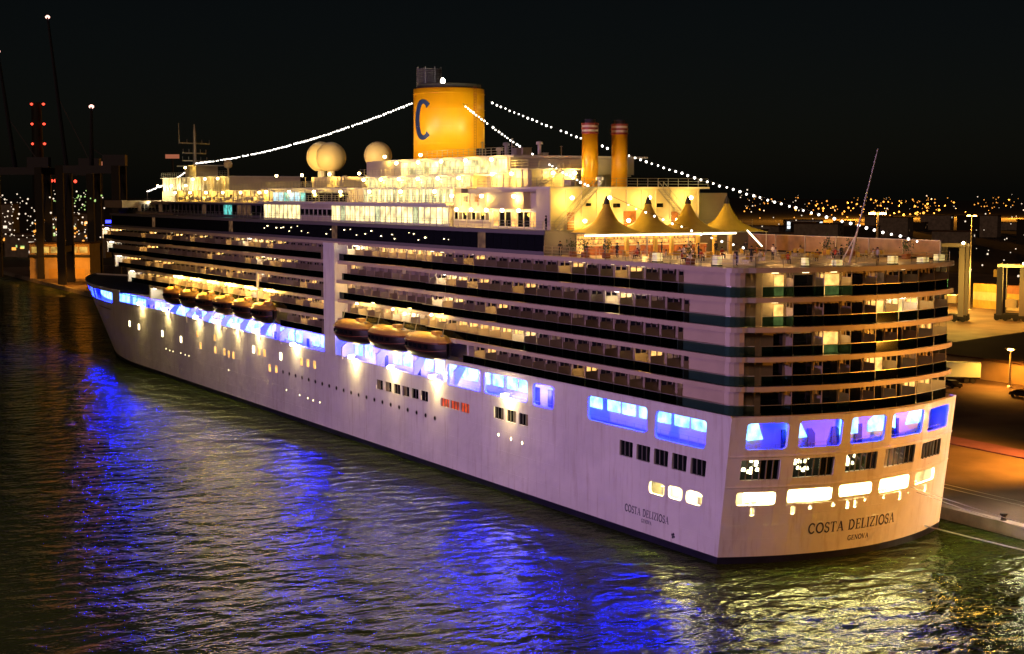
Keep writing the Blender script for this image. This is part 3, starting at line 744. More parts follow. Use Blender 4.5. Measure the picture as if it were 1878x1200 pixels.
# ---------------- dark glazed band under the lido deck
zb = ZH+5*DZ
pw = 2.0
q = MB(); q.box(.05, pw-.05, -.04, .04, 0, 2.0); pd = q.mesh('window_pane', M['dglass'])
q = MB(); q.box(.05, pw-.05, -.04, .04, 0, 2.0); pl = q.mesh('window_pane', M['dim_win'])
x = 33.0; i = 0
while x < 216:
    y = hb(x, 16)-.1
    place(pl if (i*7) % 23 == 3 else pd, 'window_pane', ship, (x, y, zb+.45), -math.atan2(hb(x, 16)-hb(x+pw, 16), pw)); x += pw; i += 1
q = MB(); pts_ = [(x_, hb(x_, 16)-.16) for x_ in lin(33, 218, 40)]
for a, b_ in zip(pts_[:-1], pts_[1:]): q.add([(*a, zb), (*b_, zb), (*b_, zb+2.5), (*a, zb+2.5)], [(0, 1, 2, 3)])
q.add([(33, B-.2, zb), (33, -B+.2, zb), (33, -B+.2, zb+2.5), (33, B-.2, zb+2.5)], [(0, 1, 2, 3)])
q.obj('band_wall', M['mullion'], ship)
q = MB(); po = [(x_, hb(x_, 16)+.12) for x_ in lin(32.4, 218, 40)]; q.prism(po+[(x_, -y_) for x_, y_ in po[::-1]], zb+2.5, zb+3.0); q.obj('lido_deck', M['mullion'], ship)
# tiny white lamps glinting inside the band
q = MB(); q.lathe([(.05, 0), (.11, .08), (.05, .16)], n=6); gl_me = q.mesh('window_lamp', M['lamp_soft'])
for i in range(40):
    if random.random() < .35: continue
    o = place(gl_me, 'window_lamp', ship, (56+i*1.75+random.random()*1.2, B+.02, zb+.9+random.random()*1.2)); s_ = random.uniform(.35, 1.1); o.scale = (s_*random.uniform(1, 2.5), s_, s_)

ZL = zb+3.0     # 33.5
def block(name, x0, x1, y0, y1, z0, z1, m='cream', **kw):
    q = MB(); q.box(x0, x1, y0, y1, z0, z1); return q.obj(name, M[m], ship, **kw)
def pane_row(x0, x1, y, z0, z1, w, mats, frame='white', th=.06):
    """a row of separate panes on a port-facing wall with a frame bar between them"""
    n = max(1, round((x1-x0)/w)); w = (x1-x0)/n
    meshes = {}
    for i in range(n):
        mt = mats(i) if callable(mats) else mats
        if mt is None: continue
        if mt.name not in meshes:
            q = MB(); q.box(.06, w-.06, -th/2, th/2, 0, z1-z0); meshes[mt.name] = q.mesh('window_pane', mt)
        place(meshes[mt.name], 'window_pane', ship, (x0+i*w, y+th/2+.01, z0))
    q = MB()
    for i in range(n+1): q.box(x0+i*w-.07, x0+i*w+.07, y, y+.16, z0-.05, z1+.05)
    q.box(x0, x1, y, y+.14, z1+.05, z1+.2); q.box(x0, x1, y, y+.14, z0-.2, z0-.05)
    q.obj('window_frame', M[frame], ship, kind='stuff')
# lido house with lit glass screens
block('lido_house', 59, 127, -14.6, 14.6, ZL, 36.3)
pane_row(59.2, 98, 14.62, ZL+.25, 36.0, 1.75, lambda i: M['white_win'] if i % 7 != 5 else M['pale_win'])
pane_row(98, 110.5, 14.62, ZL+.9, 35.4, 1.8, lambda i: M['dglass'])
pane_row(110.5, 126.8, 14.62, ZL+.25, 36.0, 1.8, lambda i: M['white_win'])
block('lido_canopy', 58.4, 127.4, -15.3, 15.5, 36.3, 36.6, 'white')
pane_row(112, 126.5, 13.0, 36.7, 38.1, 2.4, lambda i: M['sky_win'] if i % 3 else M['teal_win'])
pane_row(96, 112, 13.0, 36.7, 38.0, 2.6, lambda i: M['dglass'], 'mullion')
block('sports_house', 59, 127, -12.9, 12.9, 36.6, 38.6)
block('sports_deck', 56, 128, -13.6, 13.7, 38.6, 38.8, 'white')
# aft part of the lido house
block('aft_house', 36, 58.4, -14.6, 14.4, ZL, 38.0)
pane_row(37, 47.5, 14.42, ZL+.3, 35.6, 1.5, lambda i: M['dglass'] if i % 3 else M['warm_win'])
pane_row(48.5, 58, 14.42, ZL+1.0, 35.4, 1.2, lambda i: M['dglass'] if i % 2 else M['dim_win'])
block('awning_panel', 38.5, 47.5, 14.45, 15.5, 36.0, 38.1, 'slab')
# tall glazed galleries
block('gallery', 57, 90, -11.5, 12.2, 38.8, 40.3)
pane_row(57.5, 89.5, 12.22, 37.2+1.65, 40.2, 2.1, lambda i: M['pale_win'])
pane_row(59.5, 88, 13.72, 36.75, 38.5, 1.0, lambda i: M['pale_win'] if i % 2 else M['white_win'])
block('gallery_roof', 55, 91, -12.6, 13.2, 40.3, 40.5, 'white')
block('upper_gallery', 50, 82, -9.5, 10.5, 40.5, 42.7)
pane_row(50.5, 81.5, 10.52, 40.75, 42.5, 2.4, lambda i: M['pale_win'] if i % 4 else M['white_win'])
block('upper_roof', 48, 84, -10.4, 11.2, 42.7, 42.95, 'white')
block('funnel_base', 74, 98, -7.5, 7.5, 42.95, 43.1)
block('funnel_house', 80, 98, -8.5, 8.5, 40.5, 42.95)
# aft stepped decks
block('aft_tower', 33, 36, -7.5, 15.2, ZL, 38.5)
block('aft_core', 36, 56, -10, 13.5, 38.0, 38.5)
block('aft_tower_deck', 32.2, 50, -8.6, 15.6, 38.5, 38.75, 'white')
block('stack_house', 46, 57, 2.8, 10, 38.75, 41.0)
block('stack_house_roof', 45.5, 57, 2.2, 10.5, 41.0, 41.2, 'white')
# forward slope and mast house
block('forward_house', 127.4, 182, -12.5, 12.5, 36.3, 38.4)
q = MB(); q.add([(127.4, 13.6, ZL), (182, 13.0, ZL), (182, 13.0, 36.3), (127.4, 13.6, 36.3)], [(0, 1, 2, 3)])
q.add([(127.4, -13.6, ZL), (127.4, -13.6, 36.3), (182, -13, 36.3), (182, -13, ZL)], [(0, 1, 2, 3)]); q.obj('forward_wall', M['mullion'], ship)
pane_row(128, 181, 13.75, ZL+.5, 35.8, 2.4, lambda i: M['dglass'] if i not in (4, 5, 7, 8, 3, 13) else (M['teal_win'] if i in (7, 8) else M['dim_win']), 'mullion')
block('forward_roof', 127.4, 184, -14.4, 14.6, 36.1, 36.3, 'cream')
block('forward_roof', 128, 183, -13, 13, 38.4, 38.6, 'white')
block('bridge_house', 182, 222, -13.0, 13.0, ZL, 36.3, 'cabin_wall')
pane_row(184, 214, 13.02, ZL+.6, 35.6, 2.4, lambda i: M['dglass'] if i % 6 != 2 else M['dim_win'], 'mullion')
block('bridge_wing', 206, 220, -16.8, 16.8, 34.8, 36.4, 'cabin_wall')
block('mast_house', 162, 204, -7, 8, 38.4, 41.2)
block('mast_house_roof', 161.4, 204.6, -7.5, 8.5, 41.2, 41.4, 'white')
block('mast_pedestal', 198, 205.5, -2.5, 2.5, 41.4, 44.0); block('mast_house_base', 182, 205, -7, 8, 36.3, 38.4); block('mast_platform', 196, 209, -3.2, 3.2, 44.0, 44.2, 'white')
mb = MB(); mb.lathe([(.45, 0), (.3, 7.5), (.12, 9.5)], (206, 0, 44.0), 8); mb.obj('mast', M['steel'], ship)
for z, L in ((45.3, 3.4), (47.0, 3.2), (49.2, 4.2)):
    mb = MB(); mb.bar((206+L*.5, -L, z), (206-L*.5, L, z), .14, 6)
    for t in (-1, -.5, .5, 1): mb.bar((206-L*.5*t, L*t, z), (206-L*.5*t, L*t, z+.9), .06, 4)
    mb.obj('mast_yard', M['steel'], ship)
mb = MB(); mb.bar((203, 4.6, 49), (203, 4.6, 53.5), .07, 4); mb.obj('whip_antenna', M['steel'], ship)
mb = MB(); mb.lathe([(.18, 0), (.18, 1.6), (.75, 1.9), (.9, 2.6), (.6, 3.3), (.1, 3.5)], (171, 5, 41.4), 10); mb.obj('satellite_dome', M['radome'], ship)
# radomes on pedestals
def radome(x, y, z, r, zb_):
    mb = MB(); mb.lathe([(r*.30, 0), (r*.26, z-zb_-r*.9), (r*.55, z-zb_-r*.75)], (x, y, zb_), 14); p = mb.obj('radome_pedestal', M['white'], ship, smooth=False)
    mb = MB(); pr = [(r*math.cos(R(a)), r*math.sin(R(a))) for a in range(-64, 91, 11)]; pr.append((.01, r)); pr.insert(0, (.3*r, -r*.9)); mb.lathe(pr, (x, y, z), 28); mb.obj('radome', M['radome'], p, smooth=True)
radome(137.2, -0.9, 44.7, 2.85, 38.6); radome(130.5, 0.2, 44.5, 2.75, 38.6); radome(118, -3.2, 44.6, 2.45, 38.6)
block('radar_platform', 100, 143, -6, 9, 38.8, 39.0, 'white'); block('radar_house', 112, 126, -5, 6, 39.0, 40.8)
# funnel: tapered drum, capped, with the emblem letter on its side
mb = MB()
FC = (86, 0); FR = 5.55
mb.lathe([(FR, 0), (FR*.995, 6), (FR*.99, 10.9)], (*FC, 43.1), 56); fun = mb.obj('funnel', M['funnel'], ship, smooth=False)
for p in fun.data.polygons: p.use_smooth = len(p.vertices) == 4
mb = MB(); mb.lathe([(FR*.9, 0), (FR*.9, .7), (FR*.4, .72)], (*FC, 54.0), 40); mb.obj('funnel_cap', M['soot'], fun)
mb = MB()
for i in range(11): mb.lathe([(2.0, 0), (2.0, .08)], (90.3, 1.2, 54.4+i*.29), 20)
for a in range(0, 360, 45): mb.bar((90.3+1.95*math.cos(R(a)), 1.2+1.95*math.sin(R(a)), 54.2), (90.3+1.95*math.cos(R(a)), 1.2+1.95*math.sin(R(a)), 57.7), .09, 4)
mb.obj('funnel_louvre', M['mullion'], fun, kind='stuff')
mb = MB(); mb.lathe([(.3, 0), (.35, .5), (.1, .8)], (84.3, 2, 54.8), 8); mb.obj('funnel_lamp', M['lamp_w'], fun)
# the C on the drum: thick crescent with end bulbs
Fc = lambda u, v: Vector((FC[0]-FR*1.0*math.sin(u/FR), FC[1]+FR*1.0*math.cos(u/FR), v))
Nf = lambda u: Vector((-math.sin(u/FR), math.cos(u/FR), 0))
mb = MB(); n = 30
ctr = 1.55; cz = 49.2
for i in range(n):
    a0, a1 = R(48+(312-48)*i/n), R(48+(312-48)*(i+1)/n)
    def rr(a):
        t = .85+.5*abs(math.cos(a)) if math.cos(a) < 0 else .85+.25*max(0, 1-abs(abs(a-math.pi)-R(132))*4)
        return (1.5-.45*t, 2.75-.4*t), (1.5+.45*t, 2.75+.4*t)
    P = []
    for a in (a0, a1):
        (ix, iz), (ox, oz) = rr(a)
        P.append((ctr-(-1)*0+(-1)*(-1)*ix*math.cos(a), cz+iz*math.sin(a))); P.append((ctr+ox*math.cos(a), cz+oz*math.sin(a)))
    vs = [Fc(u, v)+Nf(u)*.05 for u, v in P]; vi = [Fc(u, v)-Nf(u)*.03 for u, v in P]
    mb.add(vs+vi, [(0, 1, 3, 2), (4, 6, 7, 5), (0, 2, 6, 4), (1, 5, 7, 3)])
mb.obj('funnel_emblem', M['navy'], fun)
for z_ in (45.6, 48.2, 50.8, 53.2):
    mb = MB(); mb.tube([(FC[0]+(FR+.01)*math.cos(a), FC[1]+(FR+.01)*math.sin(a), z_) for a in [2*math.pi*i/48 for i in range(49)]], .035, 4); mb.obj('funnel_seam', M['funnel'], fun)
mb = MB(); a_ = R(196)
for sgn_ in (-.22, .22): mb.bar((FC[0]+(FR+.14)*math.cos(a_)-sgn_*math.sin(a_), (FR+.14)*math.sin(a_)+sgn_*math.cos(a_), 43.2), (FC[0]+(FR+.14)*math.cos(a_)-sgn_*math.sin(a_), (FR+.14)*math.sin(a_)+sgn_*math.cos(a_), 54.3), .03, 4)
for i in range(26): mb.bar((FC[0]+(FR+.14)*math.cos(a_)+.22*math.sin(a_), (FR+.14)*math.sin(a_)-.22*math.cos(a_), 43.4+i*.42), (FC[0]+(FR+.14)*math.cos(a_)-.22*math.sin(a_), (FR+.14)*math.sin(a_)+.22*math.cos(a_), 43.4+i*.42), .02, 4)
mb.obj('funnel_ladder', M['maroon'], fun)
for i in range(3):
    mb = MB(); mb.box(-.5, .5, -.25, .25, -.5, .5); o_ = mb.obj('funnel_vent', M['soot'], fun, loc=(FC[0]+FR*math.cos(R(205+i*14)), FR*math.sin(R(205+i*14)), 44.3)); o_.rotation_euler.z = R(115+i*14)
# twin exhaust stacks
for y in (2.4, -2.3):
    mb = MB(); mb.lathe([(1.07, 0), (1.05, 6.9)], (43.3, y, 38.75), 28); s_ = mb.obj('exhaust_stack', M['funnel'], ship)
    for p in s_.data.polygons: p.use_smooth = len(p.vertices) == 4
    for i in range(5):
        mb = MB(); mb.lathe([(1.12-.05*(i % 2), 0), (1.12-.05*(i % 2), .27)], (43.3, y, 45.65+i*.28), 28); mb.obj('stack_band', M['maroon'] if i % 2 == 0 else M['slab'], s_)
    mb = MB(); mb.lathe([(.7, 0), (.7, .5)], (43.3, y, 47.05), 12); mb.obj('stack_pipe', M['soot'], s_)
# stairs on the aft faces
def stair(x, y0, z0, y1, z1, w=1.0):
    q = MB(); n = int(abs(z1-z0)/.2)
    for i in range(n):
        t = i/n; y = y0+(y1-y0)*t; z = z0+(z1-z0)*t
        q.box(x-w, x, y-.16, y+.16, z, z+.05)
    q.bar((x-w, y0, z0), (x-w, y1, z1), .08, 4); q.bar((x, y0, z0), (x, y1, z1), .08, 4)
    for d in (0, -w):
        q.bar((x+d, y0, z0+1), (x+d, y1, z1+1), .04, 4)
        for i in range(6):
            t = i/5; q.bar((x+d, y0+(y1-y0)*t, z0+(z1-z0)*t), (x+d, y0+(y1-y0)*t, z0+(z1-z0)*t+1), .03, 4)
    q.obj('stairway', M['steel'], ship)
stair(32.9, 14.5, ZL, 9.0, 38.4); stair(32.9, -1.0, 38.4, -6.2, ZL)
stair(45.9, 9.0, 38.8, 5.5, 41.0)
# railings along the deck edges
for P in ([(59, 15.3, 36.6), (127, 15.3, 36.6)], [(56, 13.5, 38.8), (128, 13.5, 38.8)], [(55, 13, 40.5), (91, 13, 40.5)], [(48, 11, 42.95), (74, 11, 42.95)],
          [(50, 15.4, 38.75), (32.3, 15.4, 38.75), (32.3, -8.4, 38.75)], [(57, 10.4, 41.2), (45.6, 10.4, 41.2), (45.6, 2.3, 41.2)],
          [(128, 12.9, 38.6), (183, 12.9, 38.6)], [(162, 8.4, 41.4), (204, 8.4, 41.4)], [(100, 8.8, 39), (143, 8.8, 39), (143, -5.8, 39)], [(128, 14.4, 36.3), (184, 14.4, 36.3)]):
    railing(ship, P, 1.05, 1.5, .035)
railing(ship, [(x_, hb(x_, 16)+.05, ZL) for x_ in (33, 60, 100, 127, 200)], 1.05, 2.0, .03)
railing(ship, [(33, B, ZL), (32.6, 8, ZL), (32.6, -B, ZL)], 1.05, 1.6, .035)
# small deck gear on the roofs: vents, lockers, posts that break up the skyline
for i in range(46):
    x = random.uniform(38, 140); y = random.uniform(-8, 9)
    z = 42.95 if 50 < x < 73 else (40.5 if 73 <= x < 80 else (38.75 if 38 <= x < 50 else (40.5 if 80 <= x < 90 else 39.0)))
    if 80 <= x < 100: continue
    q = MB(); h = random.uniform(.5, 1.7)
    if i % 3 == 0: q.lathe([(.25, 0), (.25, h), (.5, h+.05), (.45, h+.4), (.1, h+.5)], (0, 0, 0), 8); nm = 'vent'
    elif i % 3 == 1: q.box(-.7, .7, -.4, .4, 0, h*.7); q.box(-.75, .75, -.45, .45, h*.7, h*.7+.06); nm = 'deck_locker'
    else: q.bar((0, 0, 0), (0, 0, h+1.2), .06, 5); q.bar((-.3, 0, h+1.1), (.3, 0, h+1.1), .05, 4); nm = 'antenna'
    q.obj(nm, M['cream'] if i % 2 else M['steel'], ship, loc=(x, y, z))
# frames, vents and doors that break up the big upper walls
def stiffeners(x0, x1, y, z0, z1, step, name='wall_frame'):
    q = MB(); x = x0
    while x <= x1: q.box(x-.06, x+.06, y, y+.13, z0, z1); x += step
    q.box(x0, x1, y, y+.10, z0+(z1-z0)*.5-.04, z0+(z1-z0)*.5+.04)
    q.obj(name, M['cream'], ship, kind='stuff')
stiffeners(128, 182, 12.5, 36.3, 38.4, 1.8); stiffeners(162, 204, 8, 38.5, 41.1, 2.1); stiffeners(92, 127, 12.9, 36.7, 38.5, 1.5)
stiffeners(36.3, 58.2, 14.4, 36.3, 37.9, 2.2); stiffeners(46.2, 57, 10, 38.8, 41.0, 1.6); stiffeners(112, 126, 6, 39.0, 40.8, 1.4)
def aft_frames(x, y0, y1, z0, z1, step):
    q = MB(); y = y0
    while y <= y1: q.box(x-.13, x, y-.06, y+.06, z0, z1); y += step
    for t in (.33, .66): q.box(x-.10, x, y0, y1, z0+(z1-z0)*t-.04, z0+(z1-z0)*t+.04)
    q.obj('wall_frame', M['cream'], ship, kind='stuff')
aft_frames(33, -7.4, 15.1, ZL, 38.4, 2.25); aft_frames(46, 2.9, 9.9, 38.8, 40.9, 1.7)
for y, z, w_, h_ in ((12.2, ZL+.05, .5, 2.1), (3.4, ZL+.05, .9, 2.2), (-3.6, ZL+.05, .5, 2.1), (7.0, 36.2, .5, .5), (5.4, 36.2, .5, .5), (-1.2, 36.2, .5, .5), (0.6, 36.2, .5, .5), (9.6, 36.4, .35, .35)):
    q = MB(); q.box(-.12, .02, -w_, w_, 0, h_); q.obj('aft_door' if h_ > 1 else 'aft_window', M['dglass'] if h_ < 1 else M['wood'], ship, loc=(32.97, y, z))
for x, z in ((133, 37.4), (140, 37.4), (149, 37.4), (157, 37.2), (168, 37.4), (176, 37.4), (96, 37.6), (103, 37.6), (52, 37.2), (55, 37.2)):
    yy = 12.5 if x > 128 else (12.9 if x > 90 else 14.4)
    q = MB(); q.box(-.4, .4, 0, .15, -.35, .35); q.obj('wall_vent', random.choice([M['mullion'], M['dglass'], M['wood']]), ship, loc=(x, yy, z))
# awning struts and life-raft canisters along the lido edge
for i in range(14):
    q = MB(); q.bar((-.7, 0, 0), (.7, 0, 0), .32, 10); q.bar((-.35, 0, -.3), (-.35, 0, -.75), .05, 4); q.bar((.35, 0, -.3), (.35, 0, -.75), .05, 4)
    q.obj('raft_canister', M['white'], ship, loc=(130+i*3.4, 14.0, 37.05))
# lamp fixtures with their light
q = MB(); q.lathe([(.10, -.2), (.22, -.1), (.24, .1), (.12, .2)], n=10); fx = q.mesh('wall_lamp', M['lamp_y'])
def fixture(x, y, z, p, col=YEL):
    place(fx, 'wall_lamp', ship, (x, y, z)); light('POINT', (x, y+.0, z-.5), p*1.0, col, size=.3)
for x in lin(40, 56, 2): fixture(x, 16.0, 37.6, 420)
for x in lin(40, 56, 4): fixture(x, 15.3, 35.8, 90)
for x in lin(62, 124, 6): fixture(x, 15.4, 38.2, 260, WARM)
for x in lin(58, 88, 5): fixture(x, 13.8, 40.0, 300)
for x in lin(52, 80, 4): fixture(x, 12.2, 42.4, 320)
for x in lin(131, 178, 5): fixture(x, 13.9, 38.1, 330)
for x in lin(184, 203, 2): fixture(x, 9.6, 39.6, 700, WHT)
for x in lin(165, 180, 2): fixture(x, 9.4, 40.9, 120)
fixture(199, 4.6, 43.6, 160)
for x, y in ((142, 6.2), (134.5, 5.2), (121, 1.6)): light('SPOT', (x-14, y+8, 40.9), 10000, (1, .68, .18), aim=(x-3, y-5, 44.6), size=.2, spot=40)
for x in (104, 116, 128, 140): fixture(x, 7.0, 41.2, 380)
for y in (13.0, 7.5, 1.5, -5.0): fixture(31.4, y, 37.4, 420); 
for y in (11.0, 4.5, -3.0): fixture(31.6, y, 34.6, 200)
for y in (7.0, 2.0, -4.0): fixture(45.0, max(y, 3.6), 40.6, 330)
for x in (49, 54): fixture(x, 10.9, 40.5, 330)
for x, y in ((78, 9.2), (90, 9.2)): fixture(x, y, 43.6, 260)
# funnel and stack floods
light('SPOT', (62, 14.0, 44.6), 13000, (1.0, .84, .42), aim=(85, 1, 50), size=.4, spot=50, blend=.9)
light('SPOT', (61, -2.0, 44.6), 13000, (1.0, .84, .42), aim=(85, 0, 50), size=.4, spot=50, blend=.9)
light('SPOT', (84, 22.0, 43.5), 9000, (1.0, .80, .38), aim=(86, 0, 50), size=.4, spot=60, blend=.9)
light('SPOT', (34.5, 4.0, 39.2), 1700, (1.0, .78, .38), aim=(43, 0, 43.5), size=.2, spot=90)
light('SPOT', (43.0, 8.5, 41.6), 900, (1.0, .78, .38), aim=(43, 1, 43.5), size=.2, spot=90)
# floods on the bow houses
light('SPOT', (198, 15.5, 36.6), 5200, (1.0, .85, .5), aim=(206, 2, 40), size=.3, spot=100)

# ---------------- lifeboats and their davits
def lifeboat_parts(L, parent):
    """enclosed boat: dark hull, rim, rounded canopy, windows; origin under the keel, length along x"""
    def sect(t): return max(.02, (1-abs(t)**2.6))**.6
    ts = lin(-1, 1, 16); hbw = L*.18; n = 7
    h = MB(); rings = []
    for t in ts:
        w = hbw*sect(t); k = .45*abs(t)**3
        rings.append([(t*L/2, -w, 2.25), (t*L/2, -w*.99, 1.2+k*.5), (t*L/2, -w*.66, .32+k), (t*L/2, 0, k), (t*L/2, w*.66, .32+k), (t*L/2, w*.99, 1.2+k*.5), (t*L/2, w, 2.25)])
    h.add([p for r_ in rings for p in r_], [(i*n+j, (i+1)*n+j, (i+1)*n+j+1, i*n+j+1) for i in range(16) for j in range(n-1)])
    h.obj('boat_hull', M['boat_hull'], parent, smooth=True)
    c = MB(); rings = []
    for t in ts:
        w = hbw*sect(t)*.99; e = max(.05, 1-abs(t)**5)
        rings.append([(t*L/2, -w, 2.3), (t*L/2, -w*.9, 2.3+.45*e), (t*L/2, -w*.55, 2.3+.85*e), (t*L/2, 0, 2.3+1.0*e), (t*L/2, w*.55, 2.3+.85*e), (t*L/2, w*.9, 2.3+.45*e), (t*L/2, w, 2.3)])
    c.add([p for r_ in rings for p in r_], [(i*n+j, i*n+j+1, (i+1)*n+j+1, (i+1)*n+j) for i in range(16) for j in range(n-1)])
    c.obj('boat_canopy', M['boat_top'], parent, smooth=True)
    r_ = MB(); r_.tube([(t*L/2, hbw*sect(t)+.04, 2.27) for t in ts], .11, 5); r_.tube([(t*L/2, -hbw*sect(t)-.04, 2.27) for t in ts], .11, 5); r_.obj('boat_rim', M['boat_rim'], parent)
    r_ = MB(); r_.tube([(t*L/2, hbw*sect(t)*1.0+.03, 1.25+.22*abs(t)**3) for t in ts], .06, 4); r_.obj('fender_strake', M['boat_rim'], parent)
    for sx in (-.36, .36):
        r_ = MB(); r_.bar((sx*L, 0, 3.1), (sx*L, -.4, 4.6), .05, 4); r_.box(sx*L-.2, sx*L+.2, -.2, .2, 2.95, 3.2); r_.obj('fall_hook', M['steel'], parent)
    for k in range(5):
        t = -.5+k*.25; w = MB(); w.box(-.45, .45, -.04, .04, -.22, .22)
        o = w.obj('boat_window', M['dglass'], parent, loc=(t*L/2, hbw*sect(t)*1.0+.01, 1.8))
    b_ = MB(); b_.box(-.6, .6, -.5, .5, 0, .5); b_.obj('steering_cabin', M['boat_top'], parent, loc=(-L*.22, 0, 3.1))
lab_a = ['large tender nearest the stern, hanging over the blue promenade', 'large tender in the middle of the three near the white column', 'large tender hanging directly beside the tall white column']
big = None
for i, x in enumerate((61.0, 72.8, 85.0)):
    t = thing('lifeboat', lab_a[i], 'lifeboat', (x, 17.0, 15.95), group='large tenders under the aft balconies')
    lifeboat_parts(11.2, t); t.scale = (1, 1.05, 1.12); t.location.z = 15.3
lab_f = ['small lifeboat farthest aft of the forward six, by the lit bulkhead', 'small lifeboat second from the aft end of the forward row', 'small lifeboat third from the aft end of the forward row', 'small lifeboat fourth from the aft end of the forward row', 'small lifeboat fifth from the aft end, next to the foremost one', 'small lifeboat closest to the bow in the forward row']
for i, x in enumerate((121.8, 131.2, 141.0, 150.6, 160.4, 170.6)):
    t = thing('lifeboat', lab_f[i], 'lifeboat', (x, 17.0, 15.9), group='small lifeboats in the forward row')
    lifeboat_parts(8.6, t); t.scale = (1, 1.05, 1.1); t.location.z = 15.6
def davit(x):
    q = MB()
    prof = [(13.1, 15.5), (13.1, 18.3), (16.2, 18.3), (16.2, 17.95), (14.1, 17.6), (14.1, 16.0), (16.3, 14.2), (16.3, 12.4), (15.8, 12.4), (14.0, 15.2)]
    q.add([(x-.22, y, z) for y, z in prof]+[(x+.22, y, z) for y, z in prof], [tuple(range(9, -1, -1)), tuple(range(10, 20))]+[(i, (i+1) % 10, 10+(i+1) % 10, 10+i) for i in range(10)])
    q.obj('davit', M['white'], ship)
dv = [55.1, 66.9, 78.9, 91.2, 116.6, 126.0, 136.1, 145.8, 155.5, 165.5, 175.8]
for x in dv: davit(x)
# boat-deck lamps above the boats
for x in (61, 72.8, 85): light('POINT', (x-.5, 16.9, 21.2), 900, (1, .66, .16), size=.3)
for x in (121.8, 131.2, 141, 150.6, 160.4, 170.6): light('POINT', (x, 16.8, 21.0), 2200, (1, .56, .10), size=.3)
q = MB(); q.lathe([(.05, -.12), (.2, -.1), (.2, .05), (.06, .12)], n=8); bl = q.mesh('boat_lamp', M['lamp_y'])
for x in (60.5, 72.3, 84.5, 121.8, 131.2, 141, 150.6, 160.4, 170.6): place(bl, 'boat_lamp', ship, (x, 16.75, 21.4))
# overside floods: the lamps that make the pools on the hull plating
q = MB(); q.box(-.35, .35, -.3, .3, -.2, .2); fl = q.mesh('hull_flood', M['flood'])
pools = [(86.5, 13.1), (73.1, 12.9), (60.2, 12.9), (40.8, 12.6), (194.8, 14.3), (177.2, 14.2), (158, 14.0), (146.9, 14.0), (136.8, 14.0), (126.3, 13.9)]
for x, z in pools:
    place(fl, 'hull_flood', ship, (x, B+.75, z))
    q = MB(); q.bar((x, B-.6, z+.25), (x, B+.75, z+.25), .06, 5); q.obj('flood_bracket', M['white'], ship)
    light('SPOT', (x, B+1.0, z-.25), 1100, (1.0, .68, .22), aim=(x, B-.3, z-6), size=.2, spot=75, blend=.9)
place(fl, 'hull_flood', ship, (109.6, B+.7, 13.0)); light('SPOT', (109.6, B+1.0, 12.8), 500, (1, .7, .5), aim=(109.6, B-.3, 6), size=.2, spot=75, blend=.9)

# ---------------- aft open deck
deck_z = zb
railing(ship, [(x_, B-.1, deck_z) for x_ in (33, 20, 8, 1)]+[(ax(y)+.25, y, deck_z) for y in lin(13.8, -13.8, 10)], 1.15, 1.7, .035)
q = MB(); 
for y0, y1 in zip(lin(-8, -B+.4, 4)[:-1], lin(-8, -B+.4, 4)[1:]): pass
for x0, x1 in ((0, 5.5), (5.6, 11), (11.1, 16.5), (16.6, 22), (22.1, 27.5), (27.6, 33)):
    w_ = MB(); w_.box(x0+.05, x1-.05, -B+.3, -B+.36, deck_z+.2, deck_z+2.1); w_.obj('wind_screen', M['screen'], ship)
    w_ = MB(); w_.box(x0-.04, x0+.04, -B+.26, -B+.4, deck_z, deck_z+2.2); w_.box(x0, x1, -B+.26, -B+.4, deck_z+2.1, deck_z+2.2); w_.obj('screen_frame', M['cream'], ship)
# bar under the tents
bar = thing('bar_counter', 'long wooden poolside bar with lit shelves beneath the yellow tents', 'bar', (30.6, 2.5, deck_z))
q = MB(); q.box(-.5, .5, -9, 9, 0, 1.1); q.obj('counter', M['wood'], bar)
q = MB(); q.box(-.65, .65, -9.1, 9.1, 1.1, 1.18); q.obj('counter_top', M['cloth_white'], bar)
for z in (1.25, 1.8, 2.3):
    q = MB(); q.box(1.5, 1.95, -9, 9, z, z+.06); q.obj('shelf', M['wood'], bar)
q = MB(); q.box(1.95, 2.05, -9, 9, .1, 2.45); q.obj('back_panel', glass_lit('bar_back_light', (1.0, .48, .10), 1.8, .7, 1.6), bar)
for i in range(36):
    q = MB(); q.lathe([(.05, 0), (.05, .2), (.018, .26), (.018, .34)], n=6); q.obj('bottle', random.choice([M['leaf'], M['gold'], M['wood'], M['cloth_red']]), bar, loc=(1.7, -8.6+i*.49, random.choice([1.31, 1.86])))
for i, y in enumerate((11.9, 9.2, 5.0, 2.6, -1.4, -4.0, -6.4)):
    q = MB(); q.box(25.2, 25.6, y-.2, y+.2, deck_z, deck_z+2.45); tag(q.obj('pavilion_post', M['gold'], None), ['yellow post at the outer port end of the tent front', 'yellow post under the nearest tent', 'yellow post where the first and second tents meet', 'yellow post under the second tent', 'yellow post where the second and third tents meet', 'yellow post under the third tent', 'yellow post at the starboard end of the tent front'][i], 'post', 'posts along the tent front')
bm_ = thing('light_beam', 'long white glowing light tube along the front of the four tents', 'light beam', (25.0, 4.2, deck_z+2.55))
q = MB(); q.box(-.12, .12, -11.2, 11.2, -.1, .1); q.obj('tube', M['beam'], bm_)
q = MB(); q.box(-.16, .16, -11.3, 11.3, .1, .22); q.obj('tube_housing', M['steel'], bm_)
l2 = thing('slanted_light_tube', 'short slanted white light tube beneath the starboard yellow tent', 'light tube', (24.0, -9.3, deck_z+1.9))
q = MB(); q.bar((0, 1.3, 1.0), (0, -1.1, -1.0), .09, 6); q.obj('tube', M['beam'], l2)
q = MB(); q.bar((.1, 1.4, 1.1), (.1, -1.2, -1.1), .06, 5); q.obj('tube_holder', M['steel'], l2)
